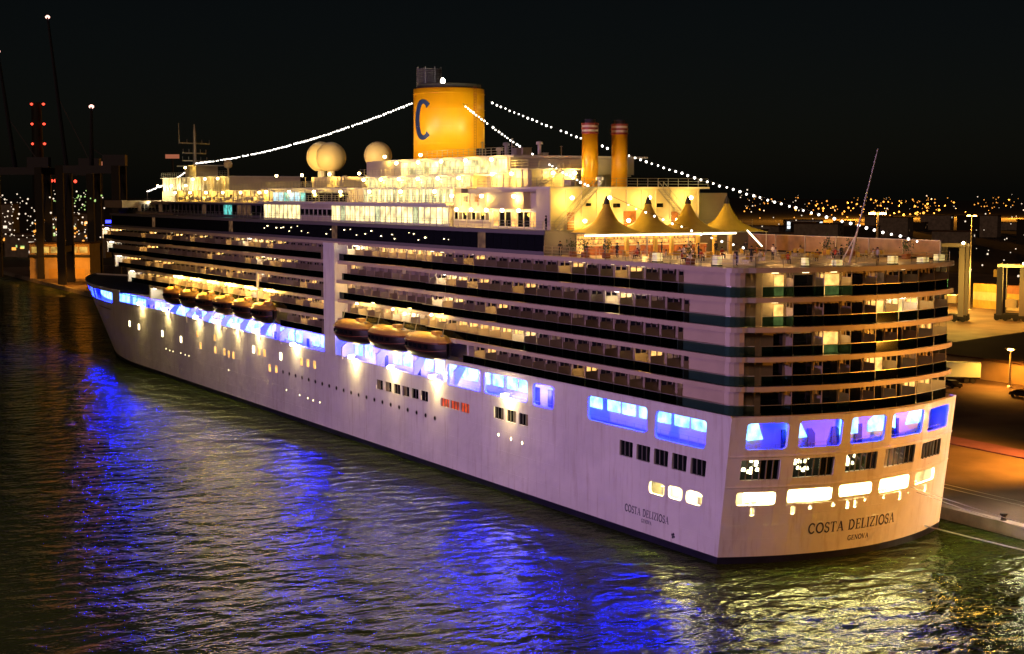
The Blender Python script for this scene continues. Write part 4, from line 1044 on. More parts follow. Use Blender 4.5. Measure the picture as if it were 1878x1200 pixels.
def stool(p, rz):
    t = thing('bar_stool', 'red topped bar stool standing along the wooden poolside bar', 'stool', p, rz, 'red bar stools along the bar')
    q = MB(); q.lathe([(.05, .74), (.19, .74), (.2, .8), (.05, .82)], n=10); q.obj('seat', M['cloth_red'], t)
    q = MB(); q.lathe([(.2, 0), (.19, .03), (.03, .06), (.03, .74)], n=8); q.obj('pedestal', M['steel'], t)
for i in range(13): stool((29.6, -6+i*1.35, deck_z), 0)
tent_l = ['yellow peaked tent nearest the port rail of the aft deck', 'yellow peaked tent second from the port rail', 'yellow peaked tent third from the port rail, before the white stairs', 'bright yellow peaked tent farthest to starboard, against the dark sky']
for i, y in enumerate((9.5, 3.3, -2.8, -9.0)):
    t = thing('tent', tent_l[i], 'tent', (29.2, y, deck_z+2.75), group='yellow peaked tents on the aft deck')
    q = MB(); hx, hy = 4.2, 3.18; n = 9; rows = []
    prof = [(1.0, 0.0), (.86, .18), (.70, .48), (.55, .90), (.42, 1.36), (.30, 1.92), (.20, 2.56), (.12, 3.12), (.085, 3.45)]
    NS = 40
    for j, (s_, z) in enumerate(prof):
        ring = []
        for a in range(NS):
            th = 2*math.pi*a/NS; c_, d_ = math.cos(th), math.sin(th)
            m_ = max(abs(c_), abs(d_)); sqx, sqy = c_/m_, d_/m_
            w = max(0, 1-j/4.0); px, py = (sqx*w+c_*(1-w)), (sqy*w+d_*(1-w))
            sag = .22*(1-abs(abs(c_)-abs(d_)))*0 + (-.12*(1-min(1, abs(abs(c_)-abs(d_))*1.0)) if j == 0 else 0)
            ring.append((px*hx*s_*(1 if j < 5 else .9), py*hy*s_*(1 if j < 5 else 1.1), z+sag))
        rows.append(ring)
    q.add([p for r_ in rows for p in r_], [(j*NS+a, j*NS+(a+1) % NS, (j+1)*NS+(a+1) % NS, (j+1)*NS+a) for j in range(len(prof)-1) for a in range(NS)])
    q.obj('canopy', M['canvas'], t, smooth=True)
    q = MB(); q.lathe([(.42, 0), (.30, .5), (.06, 1.0)], (0, 0, 3.4), 10); q.obj('peak_cap', M['soot'], t)
    q = MB(); q.tube([(-hx, -hy, -.06), (hx, -hy, -.06), (hx, hy, -.06), (-hx, hy, -.06), (-hx, -hy, -.06)], .05, 5); q.obj('edge_frame', M['steel'], t)
    for sx in (-1, 1):
        for sy in (-1, 1): q = MB(); q.bar((sx*(hx-.15), sy*(hy-.12), -2.75), (sx*(hx-.15), sy*(hy-.12), -.05), .06, 6); q.obj('tent_pole', M['steel'], t)
# light from beneath the tents
for y in (11, 5, -1, -7): light('POINT', (27.5, y, deck_z+2.3), 420, (1, .55, .16), size=.3)
for x, y in ((18, 13), (18, 6), (18, -1.5), (18, -9), (8, 11), (8, 2), (8, -7), (1, 6), (1, -4), (2, -11)): light('POINT', (x, y, deck_z+2.7), 240, (1, .52, .14), size=.2)
light('SPOT', (31.0, 8.4, 38.6), 900, (1, .72, .22), aim=(26, 8, 33), size=.3, spot=120)
light('SPOT', (31.0, -4.4, 38.6), 900, (1, .72, .22), aim=(26, -4.4, 33), size=.3, spot=120)
light('SPOT', (20.0, -14, 36), 1400, (1, .74, .14), aim=(29, -9, 34.5), size=.3, spot=60)

# stern flagstaff
fs = thing('flagstaff', 'tall raked bare flagstaff on the stern rail', 'flagstaff', (-2.0, 0, deck_z))
q = MB(); q.bar((0, 0, 0), (-3.8, 0, 12), .13, 7, .05); q.obj('pole', M['white'], fs)
q = MB(); q.bar((1.3, .0, 0), (-.85, 0, 3.0), .07, 5); q.obj('strut', M['white'], fs)

# ---------------- deck furniture
fur = []
def round_table():
    t = thing('cafe_table', 'round white cafe table among chairs on the open aft deck', 'table', (0,0,0), group='cafe tables on the aft deck')
    q = MB(); q.lathe([(.02, .70), (.48, .70), (.5, .72), (.5, .745), (.02, .75)], n=14); q.obj('table_top', M['cloth_white'], t)
    q = MB(); q.lathe([(.28, 0), (.26, .03), (.04, .06), (.04, .7)], n=8); q.obj('pedestal', M['steel'], t)
    return t
def chair():
    t = thing('deck_chair', 'pale deck chair set at a cafe table on the aft deck', 'chair', (0,0,0), group='deck chairs around the cafe tables')
    q = MB(); q.box(-.24, .24, -.24, .24, .42, .47); q.obj('seat', M['canvas'], t)
    q = MB(); q.box(-.24, .24, .2, .25, .5, .95); q.obj('backrest', M['canvas'], t)
    for sx in (-.21, .21):
        for sy in (-.21, .21): q = MB(); q.bar((sx, sy, 0), (sx, sy, .42 if sy < 0 else .9), .025, 4); q.obj('leg', M['steel'], t)
    return t
def lit_chair_box():  # glowing box added in place of a floodlit white deck chair
    t = thing('lit_chair_box', 'glowing pale yellow box standing in for a floodlit chair beside the deck rail', 'lamp', (0,0,0), group='glowing boxes in place of floodlit chairs')
    q = MB(); q.box(-.42, .42, -.42, .42, .12, .92); q.obj('lit_chair_block', M['glow'], t)
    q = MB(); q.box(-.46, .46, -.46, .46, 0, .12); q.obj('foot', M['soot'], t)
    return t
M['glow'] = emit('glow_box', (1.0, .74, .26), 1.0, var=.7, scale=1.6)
t0, c0_, g0 = round_table(), chair(), lit_chair_box()
t0.location = (9, 12.5, deck_z+.0)
spots = [(9, 12.5), (14, 13.2), (19.5, 12.8), (5, 9.2), (11.5, 8.6), (17, 8.2), (2.0, 4.6), (8, 3.8), (14.5, 3.2), (20, 3.6), (5, -1.8), (11, -2.5), (17.5, -2.8), (3.5, -7.6), (9.5, -8.4), (15.5, -8.8), (7, -12.6), (13.5, -12.9)]
first = True
for i, (x, y) in enumerate(spots):
    t = t0 if i == 0 else copy_tree(t0); t.location = (x, y, deck_z)
    for k in range(3):
        a = random.uniform(0, 6.28)+k*2.1; c = c0_ if first else copy_tree(c0_); first = False
        c.location = (x+.85*math.cos(a), y+.85*math.sin(a), deck_z); c.rotation_euler.z = a-math.pi/2
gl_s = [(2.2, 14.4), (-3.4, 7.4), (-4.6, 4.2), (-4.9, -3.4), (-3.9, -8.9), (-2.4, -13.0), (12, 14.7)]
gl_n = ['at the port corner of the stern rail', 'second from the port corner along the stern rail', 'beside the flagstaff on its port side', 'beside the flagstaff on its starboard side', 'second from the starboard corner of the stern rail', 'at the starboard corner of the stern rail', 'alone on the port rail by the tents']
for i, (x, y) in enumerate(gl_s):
    g = g0 if i == 0 else copy_tree(g0); g.location = (x, y, deck_z); g['label'] = 'glowing pale yellow box for a floodlit chair '+gl_n[i]; g.scale = (random.uniform(.7, 1.1), random.uniform(.7, 1.2), random.uniform(.6, 1.1))
def planter(p, s):
    t = thing('planter', 'dark green potted shrub in a square tub on the aft deck', 'planter', p, group='potted shrubs on the aft deck')
    q = MB(); q.box(-.35, .35, -.35, .35, 0, .6); q.obj('tub', M['wood'], t)
    q = MB()
    for i in range(90):
        v = Vector((random.gauss(0, .3), random.gauss(0, .3), random.gauss(.6, .34)))*s+Vector((0, 0, .75))
        a = Vector((random.random()-.5, random.random()-.5, random.random()-.5)).normalized(); b_ = a.orthogonal().normalized()
        q.add([v-a*.14, v+b_*.06, v+a*.14, v-b_*.06], [(0, 1, 2, 3)])
    q.obj('foliage', M['leaf'], t, kind='stuff')
for p in ((28.5, 14.8), (26, 14.7), (23.3, 13.6), (13, -14.8), (4, -14.6), (6.2, 14.7), (16, -13.8)): planter((*p, deck_z), 1.1)

# ---------------- people
def person_mesh(pose, shirt, legs):
    """one skinned body; joints per pose, origin at the feet"""
    J = {'pel': (0, 0, .95), 'chest': (0, 0, 1.28), 'neck': (0, 0, 1.48), 'head': (0, .01, 1.64), 'top': (0, .0, 1.74)}
    if pose == 'stand':
        J.update(lh=(-.09, 0, .9), lk=(-.1, .02, .5), la=(-.11, -.02, .08), lt=(-.12, .14, .03), rh=(.09, 0, .9), rk=(.1, .03, .5), ra=(.11, -.02, .08), rt=(.13, .14, .03),
                 ls=(-.19, 0, 1.42), le=(-.25, -.03, 1.13), lw=(-.24, .08, .88), lf=(-.235, .12, .78), rs=(.19, 0, 1.42), re=(.25, -.03, 1.13), rw=(.2, .16, 1.02), rf=(.12, .22, 1.02))
    elif pose == 'walk':
        J.update(lh=(-.09, 0, .9), lk=(-.1, .2, .53), la=(-.1, .3, .1), lt=(-.1, .46, .08), rh=(.09, 0, .9), rk=(.1, -.06, .48), ra=(.1, -.34, .14), rt=(.1, -.22, .04),
                 ls=(-.19, 0, 1.42), le=(-.24, -.16, 1.16), lw=(-.24, -.18, .9), lf=(-.24, -.16, .8), rs=(.19, 0, 1.42), re=(.24, .1, 1.14), rw=(.23, .28, .98), rf=(.22, .37, .95))
    else:
        d = -.46
        J = {k: (v[0], v[1]-.0, v[2]+d) for k, v in J.items()}
        J.update(lh=(-.09, .02, .47), lk=(-.11, .46, .5), la=(-.11, .46, .08), lt=(-.12, .6, .03), rh=(.09, .02, .47), rk=(.12, .46, .5), ra=(.13, .42, .08), rt=(.14, .57, .03),
                 ls=(-.19, 0, .96), le=(-.24, .08, .7), lw=(-.15, .32, .72), lf=(-.1, .4, .74), rs=(.19, 0, .96), re=(.24, .08, .7), rw=(.15, .32, .74), rf=(.1, .4, .77))
    E = [('pel', 'chest'), ('chest', 'neck'), ('neck', 'head'), ('head', 'top'), ('pel', 'lh'), ('lh', 'lk'), ('lk', 'la'), ('la', 'lt'), ('pel', 'rh'), ('rh', 'rk'), ('rk', 'ra'), ('ra', 'rt'),
         ('chest', 'ls'), ('ls', 'le'), ('le', 'lw'), ('lw', 'lf'), ('chest', 'rs'), ('rs', 're'), ('re', 'rw'), ('rw', 'rf')]
    RD = dict(pel=.15, chest=.16, neck=.06, head=.105, top=.07, lh=.10, rh=.10, lk=.065, rk=.065, la=.045, ra=.045, lt=.04, rt=.04, ls=.065, rs=.065, le=.048, re=.048, lw=.034, rw=.034, lf=.03, rf=.03)
    ks = list(J); me = bpy.data.meshes.new('person'); me.from_pydata([J[k] for k in ks], [(ks.index(a), ks.index(b)) for a, b in E], [])
    o = bpy.data.objects.new('person_tmp', me); COL.objects.link(o)
    md = o.modifiers.new('skin', 'SKIN'); sv_ = me.skin_vertices[0].data
    for i, k in enumerate(ks): sv_[i].radius = (RD[k], RD[k]*(.72 if k in ('chest', 'pel') else 1)); sv_[i].use_root = (k == 'pel')
    o.modifiers.new('sub', 'SUBSURF').levels = 1; o.modifiers['sub'].render_levels = 1
    dg = bpy.context.evaluated_depsgraph_get(); out = bpy.data.meshes.new_from_object(o.evaluated_get(dg))
    bpy.data.objects.remove(o); out.name = 'person'
    out.materials.clear()
    for m_ in (M['skin'], M[shirt], M[legs]): out.materials.append(m_)
    zn = J['neck'][2]; zp = J['pel'][2]
    hands = [Vector(J['lf']), Vector(J['rf'])]
    for p in out.polygons:
        c = p.center
        if c.z > zn or min((c-h).length for h in hands) < .13: p.material_index = 0
        elif c.z > zp-.02 and not (pose == 'sit' and c.y > .14 and abs(c.x) < .2 and c.z < .6): p.material_index = 1
        else: p.material_index = 2
        p.use_smooth = True
    hr = MB(); hz = J['head'][2]; hr.lathe([(.112, -.02), (.12, .05), (.10, .11), (.05, .145), (.005, .15)], (0, -.025, hz), 10)
    return out, hr.mesh('hair', M['hair'], True)
PV = {('stand', 'cloth_dark', 'cloth_dark'): None, ('stand', 'cloth_white', 'cloth_dark'): None, ('walk', 'cloth_dark', 'cloth_dark'): None, ('sit', 'cloth_red', 'cloth_dark'): None, ('sit', 'cloth_white', 'cloth_white'): None}
for k in PV: PV[k] = person_mesh(*k)
KEYS = list(PV)
def person(k, loc, rz, label, group=None):
    t = thing('person', label, 'person', loc, rz, group); body, hair = PV[KEYS[k]]
    place(body, 'body', t); place(hair, 'hair', t); return t
person(2, TR(-4.4, 11.3)+Vector((1.4, 0, 0)), R(150), 'person in dark clothes walking behind the fourth blue stern window')
person(0, (33.6, 15.3, ZL), R(120), 'person in dark clothes standing by the port rail of the lido deck')
person(0, (34.0, 9.4, 30.5) if False else (30.9, 15.0, ZL-3.0), R(60), 'person in dark clothes standing beside the bar under the tents')
for i, (k, x, y, a) in enumerate([(0, 22.8, 12.4, 20), (1, 23.2, 9.1, 200), (0, 22.4, 6.3, 140), (1, 23.3, 1.4, 300), (0, 22.9, -2.2, 80), (2, 20.9, -5.2, 60), (1, 12.6, 10.6, 250), (2, 6.7, 6.0, 40), (0, 16.6, 5.4, 160), (1, 9.6, .4, 10), (0, 4.0, -4.6, 100), (1, -3.1, -3.0, 180), (0, 1.2, 12.6, 150)]):
    person(k, (x, y, deck_z), R(a), ['standing person in dark clothes on the aft deck', 'standing person in a pale top on the aft deck', 'walking person in dark clothes on the aft deck'][k], ['people in dark clothes on the aft deck', 'people in pale tops on the aft deck', 'people walking on the aft deck'][k])
for i, (x, y) in enumerate(spots[:16]):
    a = random.uniform(0, 6.28)
    person(3+i % 2, (x+.95*math.cos(a), y+.95*math.sin(a), deck_z), a+math.pi/2, ['seated person in a red top at a table on the aft deck', 'seated person in white clothes at a table on the aft deck'][i % 2], ['seated people in red on the aft deck', 'seated people in white on the aft deck'][i % 2])

# ---------------- strings of lights
bq = bmesh.new(); bmesh.ops.create_icosphere(bq, subdivisions=1, radius=.17); bulb_me = bpy.data.meshes.new('bulb'); bq.to_mesh(bulb_me); bq.free(); bulb_me.materials.append(M['bulb'])
def string(a, b, sag, n, label, thin=False):
    a, b = Vector(a), Vector(b); t = thing('light_string', label, 'light string', a, group=None)
    pts = [a.lerp(b, i/(n))-Vector((0, 0, sag*4*(i/n)*(1-i/n))) for i in range(n+1)]
    q = MB(); q.tube([p-a for p in pts], .025, 4); q.obj('cable', M['soot'], t)
    for p in pts[1:]:
        if random.random() < .04: continue
        k_ = random.uniform(.7, 1.15)
        if thin and pts.index(p) > .6*n:
            if pts.index(p) % 2: continue
            k_ *= .75
        place(bulb_me, 'bulb', t, p-a-Vector((0, 0, .15))+Vector((random.uniform(-.1, .1), 0, random.uniform(-.08, .05)))).scale = (k_, k_, k_)
string((83.2, -5.4, 52.4), (-3, -9, 33.0), 1.2, 70, 'string of white bulbs from the funnel down to the stern, behind the stacks')
string((80.5, .6, 51.6), (3.0, 10.2, 32.4), 2.2, 74, 'string of white bulbs running in front of the stacks and tents', thin=True)
string((91.6, .2, 53.6), (206, 0, 44.9), 1.8, 120, 'string of white bulbs from the funnel forward to the mast')
string((206, 0, 44.4), (242, 0, 38.6), .6, 34, 'string of white bulbs from the mast down to the bow')
q = MB(); q.bar((0, 0, 0), (0, 0, 23.4), .2, 6, .1); q.bar((-.0, -.8, 21), (0, .8, 21), .06, 4)
tag(q.obj('jackstaff', M['steel'], None, loc=(242, 0, 15.6)), 'slim steel jackstaff on the foredeck holding the forward bulb string', 'mast')
q = MB(); q.prism([(x_, hb(x_, 16)-.2) for x_ in lin(212, 292, 16)]+[(x_, -hb(x_, 16)+.2) for x_ in lin(292, 212, 16)], 15.5, 15.62); q.obj('foredeck', M['boot'], ship)

q = MB(); q.box(-.8, .8, -.12, .12, -.35, .35); fb = q.mesh('blue_deck_lamp', M['face_blue'])
place(fb, 'blue_deck_lamp', ship, (226.6, 12.0, 27.4), math.pi/2); place(fb, 'blue_deck_lamp', ship, (226.6, 14.0, 31.4), math.pi/2)
# ================================================================== QUAY AND HARBOUR
QZ = 1.25
def lamp_mast(p, h, label, power, col=SOD, heads=2, m='sodium', group='tall quay lamp masts', size=1.0, aim=None, spot=150):
    t = thing('lamp_mast', label, 'lamp mast', p, group=group)
    q = MB(); q.bar((0, 0, 0), (0, 0, h), .28*size, 8, .12*size); q.lathe([(.6, 0), (.6, .3), (.3, .5)], (0, 0, 0), 8); q.obj('pole', M['steel'], t)
    q = MB(); q.bar((-1.3*size, 0, h), (1.3*size, 0, h), .08*size, 5); q.obj('cross_arm', M['steel'], t)
    for s in ([-1, 1] if heads == 2 else [0]):
        q = MB(); q.box(s*1.2*size-.4*size, s*1.2*size+.4*size, -.35*size, .35*size, h-.35*size, h-.1*size); q.obj('lamp_head', M[m], t)
    if aim is not None: light('SPOT', (p[0]+1.3*size, p[1]+.9, p[2]+h-.9), power, col, aim=aim, size=.5, spot=spot, blend=.8)
    elif power: light('SPOT', (p[0]+1.3*size, p[1]+.9, p[2]+h-.9), power, col, aim=(p[0]+1.3*size, p[1]+.91, 0), size=.5, spot=160, blend=.4)
    return t
# the masts whose sodium light paints the transom and the apron (just outside the right edge of the frame and inside it)
lamp_mast((-42, -42, QZ), 18, 'tall sodium lamp mast on the apron astern of the ship', 135000, aim=(-6, -4, 8), spot=60)
lamp_mast((6, -57, QZ), 11, 'short sodium lamp mast beside the painted kerb', 115000, aim=(22, -46, 1), spot=112)
lamp_mast((71, -112.5, QZ), 7.5, 'short sodium lamp mast before the long warehouse wall', 11000, heads=1)
lamp_mast((46, -112.5, QZ), 7.5, 'short sodium lamp mast at the near end of the warehouse wall', 9000, heads=1)
lamp_mast((203, -250, QZ), 30, 'tall floodlight mast behind the twin gantry', 60000)
lamp_mast((150, -232, QZ), 18, 'floodlight mast at the right among the containers', 40000)
lamp_mast((442, -449, QZ), 27, 'distant bright sodium mast rising behind the stern rail', 160000, size=3.2)
lamp_mast((230, -70, QZ), 16, 'sodium lamp mast on the quay far along the ship', 6000)

M['quay_white'] = emit('quay_white_lamp', (1.0, .86, .62), 420)
lamp_mast((-8.5, -24, QZ), 9, 'white lamp mast at the quay edge just astern of the ship', 2200, col=WHT, m='quay_white')
# warehouse with a dark roof and lit wall
wh = thing('warehouse', 'long low warehouse with lit ochre wall and dark brown roof', 'warehouse', (30, -118, QZ))
q = MB(); q.box(-90, 70, -72, 0, 0, 4.4); q.obj('wall', M['warehouse'], wh)
q = MB(); q.add([(-91, .8, 4.4), (71, .8, 4.4), (71, -36, 6.4), (-91, -36, 6.4), (71, -73, 4.4), (-91, -73, 4.4), (-91, .8, 4.1), (71, .8, 4.1)], [(0, 1, 2, 3), (3, 2, 4, 5), (6, 7, 1, 0)]); q.obj('roof', M['roof'], wh)
for i in range(9):
    q = MB(); q.box(-1.6, 1.6, 0, .1, 0, 3.0); q.obj('roller_door', M['cont_c'] if i % 3 else M['wood'], wh, loc=(-80+i*15, .02, 0))
# white trailer and cars
tr = thing('truck_trailer', 'pale white box trailer parked at the end of the warehouse', 'trailer', (83, -109, QZ), R(48))
q = MB(); q.box(-6, 6, -1.25, 1.25, 1.2, 4.0); q.obj('box_body', M['trailer'], tr)
q = MB(); q.box(-6, 6, -.5, .5, .8, 1.15); q.obj('chassis', M['soot'], tr)
for x in (-4.6, -3.4, 4.2):
    for y in (-1.05, 1.05):
        q = MB(); q.bar((x, y-.15, .5), (x, y+.15, .5), .5, 12); q.obj('wheel', M['rubber'], tr)
def car(p, rz, label):
    t = thing('parked_car', label, 'car', p, rz, 'cars parked near the warehouse')
    q = MB(); prof = [(-2.15, .35), (-2.2, .75), (-1.9, .95), (-1.25, 1.02), (-.75, 1.42), (.7, 1.45), (1.35, 1.05), (2.05, .9), (2.2, .6), (2.15, .35)]; n = len(prof)
    def wd(z): return .86 if z < 1.1 else .70
    q.add([(x, -wd(z), z) for x, z in prof]+[(x, wd(z), z) for x, z in prof], [tuple(range(n)), tuple(range(2*n-1, n-1, -1))]+[(i, n+i, n+(i+1) % n, (i+1) % n) for i in range(n)]); q.obj('body', M['car'], t)
    q = MB(); q.add([(-.72, .74, 1.36), (.66, .74, 1.38), (1.15, .80, 1.07), (-1.05, .80, 1.06)], [(0, 1, 2, 3)]); q.obj('side_window', M['dglass'], t)
    for x in (-1.35, 1.4):
        for y in (-.8, .8):
            q = MB(); q.bar((x, y-.11, .33), (x, y+.11, .33), .33, 12); q.obj('wheel', M['rubber'], t)
    for y in (-.6, .6): q = MB(); q.box(2.12, 2.2, y-.18, y+.18, .6, .75); q.obj('headlight', M['cloth_white'], t)
    return t
car((61.0, -104, QZ), R(8), 'black car parked alone before the lit warehouse wall')
car((77, -103.5, QZ), R(-12), 'black car parked in front of the pale box trailer')
# containers
def container_mesh(L, m):
    q = MB(); n = int(L/.5); w = L/n; pts = []
    for i in range(n+1):
        pts.append((-L/2+i*w, .0 if i % 2 else .07))
    for s in (1, -1):
        vs = [(x, s*(1.15+d), z) for z in (.15, 2.45) for x, d in pts]; k = len(pts)
        q.add(vs, [(i, i+1, k+i+1, k+i) if s < 0 else (i, k+i, k+i+1, i+1) for i in range(k-1)])
    q.box(-L/2, L/2, -1.22, 1.22, 0, .15); q.box(-L/2, L/2, -1.22, 1.22, 2.45, 2.6); q.box(-L/2, -L/2+.1, -1.2, 1.2, .15, 2.45); q.box(L/2-.1, L/2, -1.2, 1.2, .15, 2.45)
    return q.mesh('shipping_container', m)
cm = [container_mesh(12.2, M[k]) for k in ('cont_a', 'cont_b', 'cont_c')]
lv = ['bottom', 'middle', 'top']
ci = 0
for i in range(5):
    for j in range(3):
        x = 205-i*13.0; col = (0 if (i+j) % 3 != 1 else 2) if not (j == 2 and i == 1) else 1
        o = place(cm[col], 'shipping_container', None, (x, -262-(i % 2)*.6, QZ+j*2.62), 0)
        tag(o, '%s %s shipping container, %s of its stack, %s stack behind the gantry carriers' % (('ochre', 'rusty', 'cream')[col], 'long', lv[j], ('leftmost', 'second', 'middle', 'fourth', 'rightmost')[i]), 'container', 'stacked shipping containers')
# straddle carriers: two tall portal frames on wheels
def straddle(p, rz, h, label):
    t = thing('straddle_carrier', label, 'straddle carrier', p, rz, 'straddle carriers in the yard')
    for sx in (-3.2, 3.2):
        for sy in (-2.4, 2.4):
            q = MB(); q.box(sx-.8, sx+.8, sy-.6, sy+.6, 1.6, h); q.obj('leg', M['mullion'] if sx < 0 else M['crane'], t)
    for sy in (-2.4, 2.4):
        q = MB(); q.box(-4.5, 4.5, sy-.55, sy+.55, .9, 2.0); q.obj('wheel_beam', M['crane_leg'], t)
        for x in (-3.8, -1.4, 1.4, 3.8):
            q = MB(); q.bar((x, sy-.3, .8), (x, sy+.3, .8), .8, 12); q.obj('wheel', M['rubber'], t)
        q = MB(); q.box(-4.0, 4.0, sy-.35, sy+.35, h, h+.9); q.obj('top_beam', M['steel'], t)
    for sx in (-3.2, 3.2): q = MB(); q.box(sx-.35, sx+.35, -2.4, 2.4, h+.05, h+.8); q.obj('cross_beam', M['steel'], t)
    q = MB(); q.box(-1.6, 1.6, -2.2, 2.2, h*.25, h*.25+2.2); q.obj('spreader', M['cont_c'], t)
    q = MB(); q.box(3.4, 5.4, -1.2, 1.2, h-3.0, h-.8); q.obj('cab', M['lamp_soft'] if False else M['cont_a'], t)
    q = MB(); q.lathe([(.35, 0), (.45, .3), (.2, .6)], (-3.4, 2.6, h+.9), 8); q.obj('work_lamp', M['lamp_y'], t)
    for y in (-1.8, 0, 1.8): q = MB(); q.bar((-3.2, y, h+.8), (-3.2, y, h+1.7), .06, 4); q.obj('handrail_post', M['steel'], t)
    return t
straddle((179.3, -216.0, QZ), R(28), 21.5, 'tall straddle carrier standing beside the stern of the ship')
straddle((171.5, -232.5, QZ), R(28), 15.5, 'shorter straddle carrier with yellow cab at the right edge')
for p_ in ((164, -205, 14), (190, -228, 13), (205, -248, 13), (172, -249, 13)): light('POINT', p_, 24000, (1, .54, .08), size=1)
# mooring lines and bollards
def rope(a, b, sag, r, label):
    a, b = Vector(a), Vector(b); q = MB(); n = 18
    q.tube([a.lerp(b, i/n)-a-Vector((0, 0, sag*4*(i/n)*(1-i/n))) for i in range(n+1)], r, 6)
    tag(q.obj('mooring_rope', M['rope'], None, loc=a), label, 'rope', 'mooring ropes at the stern')
rope(TR(-7.0, 6.4), (-62, -24, 1.6), 1.6, .035, 'upper mooring rope slanting from the stern opening across the transom')
rope(TR(-8.4, 5.6), (-66, -26, 1.6), 2.2, .035, 'lower mooring rope slanting past the ship name to the quay')
rope(TR(-11.5, 1.2), (-58, -19.2, 1.5), .7, .075, 'thick pale mooring rope low over the water to the quay edge')
for i, x in enumerate((-58, -30, -6)):
    q = MB(); q.lathe([(.35, 0), (.28, .2), (.25, .5), (.42, .62), (.42, .78), (.1, .82)], n=12)
    tag(q.obj('quay_bollard', M['soot'], None, loc=(x, edge_y(x)-.7, 1.42)), ['mushroom quay bollard farthest astern holding the thick rope', 'mushroom quay bollard between the ropes and the stern', 'mushroom quay bollard closest to the ship stern'][i], 'bollard', 'quay bollards')
# fenders between the hull and quay
for i, x in enumerate((8, 40, 75)):
    q = MB(); q.bar((0, 0, -1.2), (0, 0, 1.2), 1.0, 14); tag(q.obj('quay_fender', M['rubber'], None, loc=(x, -17.6, .9)), ['black cylindrical fender between hull and quay by the stern', 'black cylindrical fender between hull and quay amidships', 'black cylindrical fender between hull and quay farther forward'][i], 'fender', 'quay fenders')

# ---------------- distant city: buildings, then the lights
def seg(px, d):     # a point at ground distance d along the viewing direction that lies px/1878 across the frame
    dirv = Vector((fw.x, fw.y, 0)).normalized()+Vector((-math.sin(YAW), -math.cos(YAW), 0))*(px-939)/2679
    return Vector((CAM.x, CAM.y, 0))+dirv*d
for i in range(16):
    px = 1370+i*34+random.uniform(-8, 8); d = random.uniform(900, 1500); p = seg(px, d)
    w, dep, h = random.uniform(14, 34), random.uniform(12, 20), random.uniform(7, 20)
    t = thing('harbour_building', 'dark harbour building under the city lights, %s' % ['flat roofed', 'low and wide', 'tall and narrow', 'half lit'][i % 4], 'building', (p.x, p.y, 1.2), R(30), group='dark harbour buildings of type %s' % 'abcd'[i % 4])
    t['group'] = ['flat roofed harbour buildings', 'low harbour buildings', 'narrow harbour buildings', 'half lit harbour buildings'][i % 4]
    q = MB(); q.box(-w/2, w/2, -dep/2, dep/2, 0, h); q.obj('wall', M['concrete'] if i % 3 else M['land'], t)
    q = MB(); q.box(-w/2-.5, w/2+.5, -dep/2-.5, dep/2+.5, h, h+.5); q.obj('roof', M['roof'], t)
    for k in range(random.randint(1, 3)):
        q = MB(); q.box(-w/2-.1, -w/2, -.8, .8, 0, 1.4); q.obj('window', random.choice([M['city_w'], M['dim_win'], M['dglass']]), t, loc=(0, random.uniform(-dep/3, dep/3), random.uniform(1, max(1.5, h-2.5))))
p = seg(1472, 1500)
t = thing('lit_terminal', 'long white floodlit hall far behind the tents', 'building', (p.x, p.y, 1.2), -YAW+math.pi/2)
q = MB(); q.box(-19, 19, -8, 8, 0, 10); q.obj('wall', M['concrete'], t)
for z in (5.2, 1.2): q = MB(); q.box(-18, 18, 8.02, 8.2, z, z+3.2); q.obj('lit_band', M['facade'], t)
for z in (5.2, 1.2): q = MB(); q.box(-18, 18, -8.2, -8.02, z, z+3.2); q.obj('lit_band', M['facade'], t)
q = MB(); q.box(-20, 20, -9, 9, 10, 10.6); q.obj('roof', M['roof'], t)
def lights_stuff(name, m, items):
    q = MB()
    for p, r in items: q.lathe([(r*.3, -r), (r, -r*.4), (r, r*.4), (r*.3, r)], p, 6)
    q.obj(name, M[m], None, kind='stuff')
def rnd_lights(px0, px1, n, d0, d1, h0, h1, r0, r1):
    out = []
    for i in range(n):
        d = random.uniform(d0, d1); p = seg(random.uniform(px0, px1), d); out.append(((p.x, p.y, random.uniform(h0, h1)), random.uniform(r0, r1)))
    return out
lights_stuff('city_lights_orange', 'city_o', rnd_lights(1360, 1900, 120, 1800, 4200, 2, 30, .5, 1.3)+rnd_lights(1480, 1720, 50, 1800, 2600, 4, 26, .6, 1.7))
lights_stuff('city_lights_white', 'city_w', rnd_lights(1340, 1900, 45, 1500, 3600, 4, 38, .4, 1.0)+rnd_lights(1360, 1520, 10, 900, 1500, 10, 42, .35, .6)+rnd_lights(1760, 1900, 24, 500, 900, 3, 28, .2, .45))
for px, d in ((1500, 2000), (1560, 2100), (1610, 1800), (1660, 2200), (1740, 2300), (1800, 2100), (1860, 2200)):
    p = seg(px, d); light('POINT', (p.x, p.y, 22), 900000, SOD, size=3)

# ---------------- left: container terminal beyond the bow
for i in range(9):
    px = -20+i*24; d = random.uniform(820, 960); p = seg(px, d); w, h = random.uniform(14, 24), random.uniform(9, 30)
    t = thing('terminal_block', 'dark terminal block with scattered lit windows beyond the bow', 'building', (p.x, p.y, 1.2), -YAW, group='terminal blocks beyond the bow')
    q = MB(); q.box(-6, 6, -w/2, w/2, 0, h); q.obj('wall', M['concrete'], t)
    q = MB(); q.box(-6.4, 6.4, -w/2-.4, w/2+.4, h, h+.6); q.obj('roof', M['roof'], t)
    for k in range(10):
        q = MB(); q.box(-6.15, -6.02, -random.uniform(.5, 1.6), random.uniform(.5, 1.6), 0, random.uniform(.8, 2.0)); q.obj('lit_window', random.choice([M['city_w'], M['city_w'], M['city_g'], M['city_o']]), t, loc=(0, random.uniform(-w*.42, w*.42), random.uniform(1, h-2.2)))
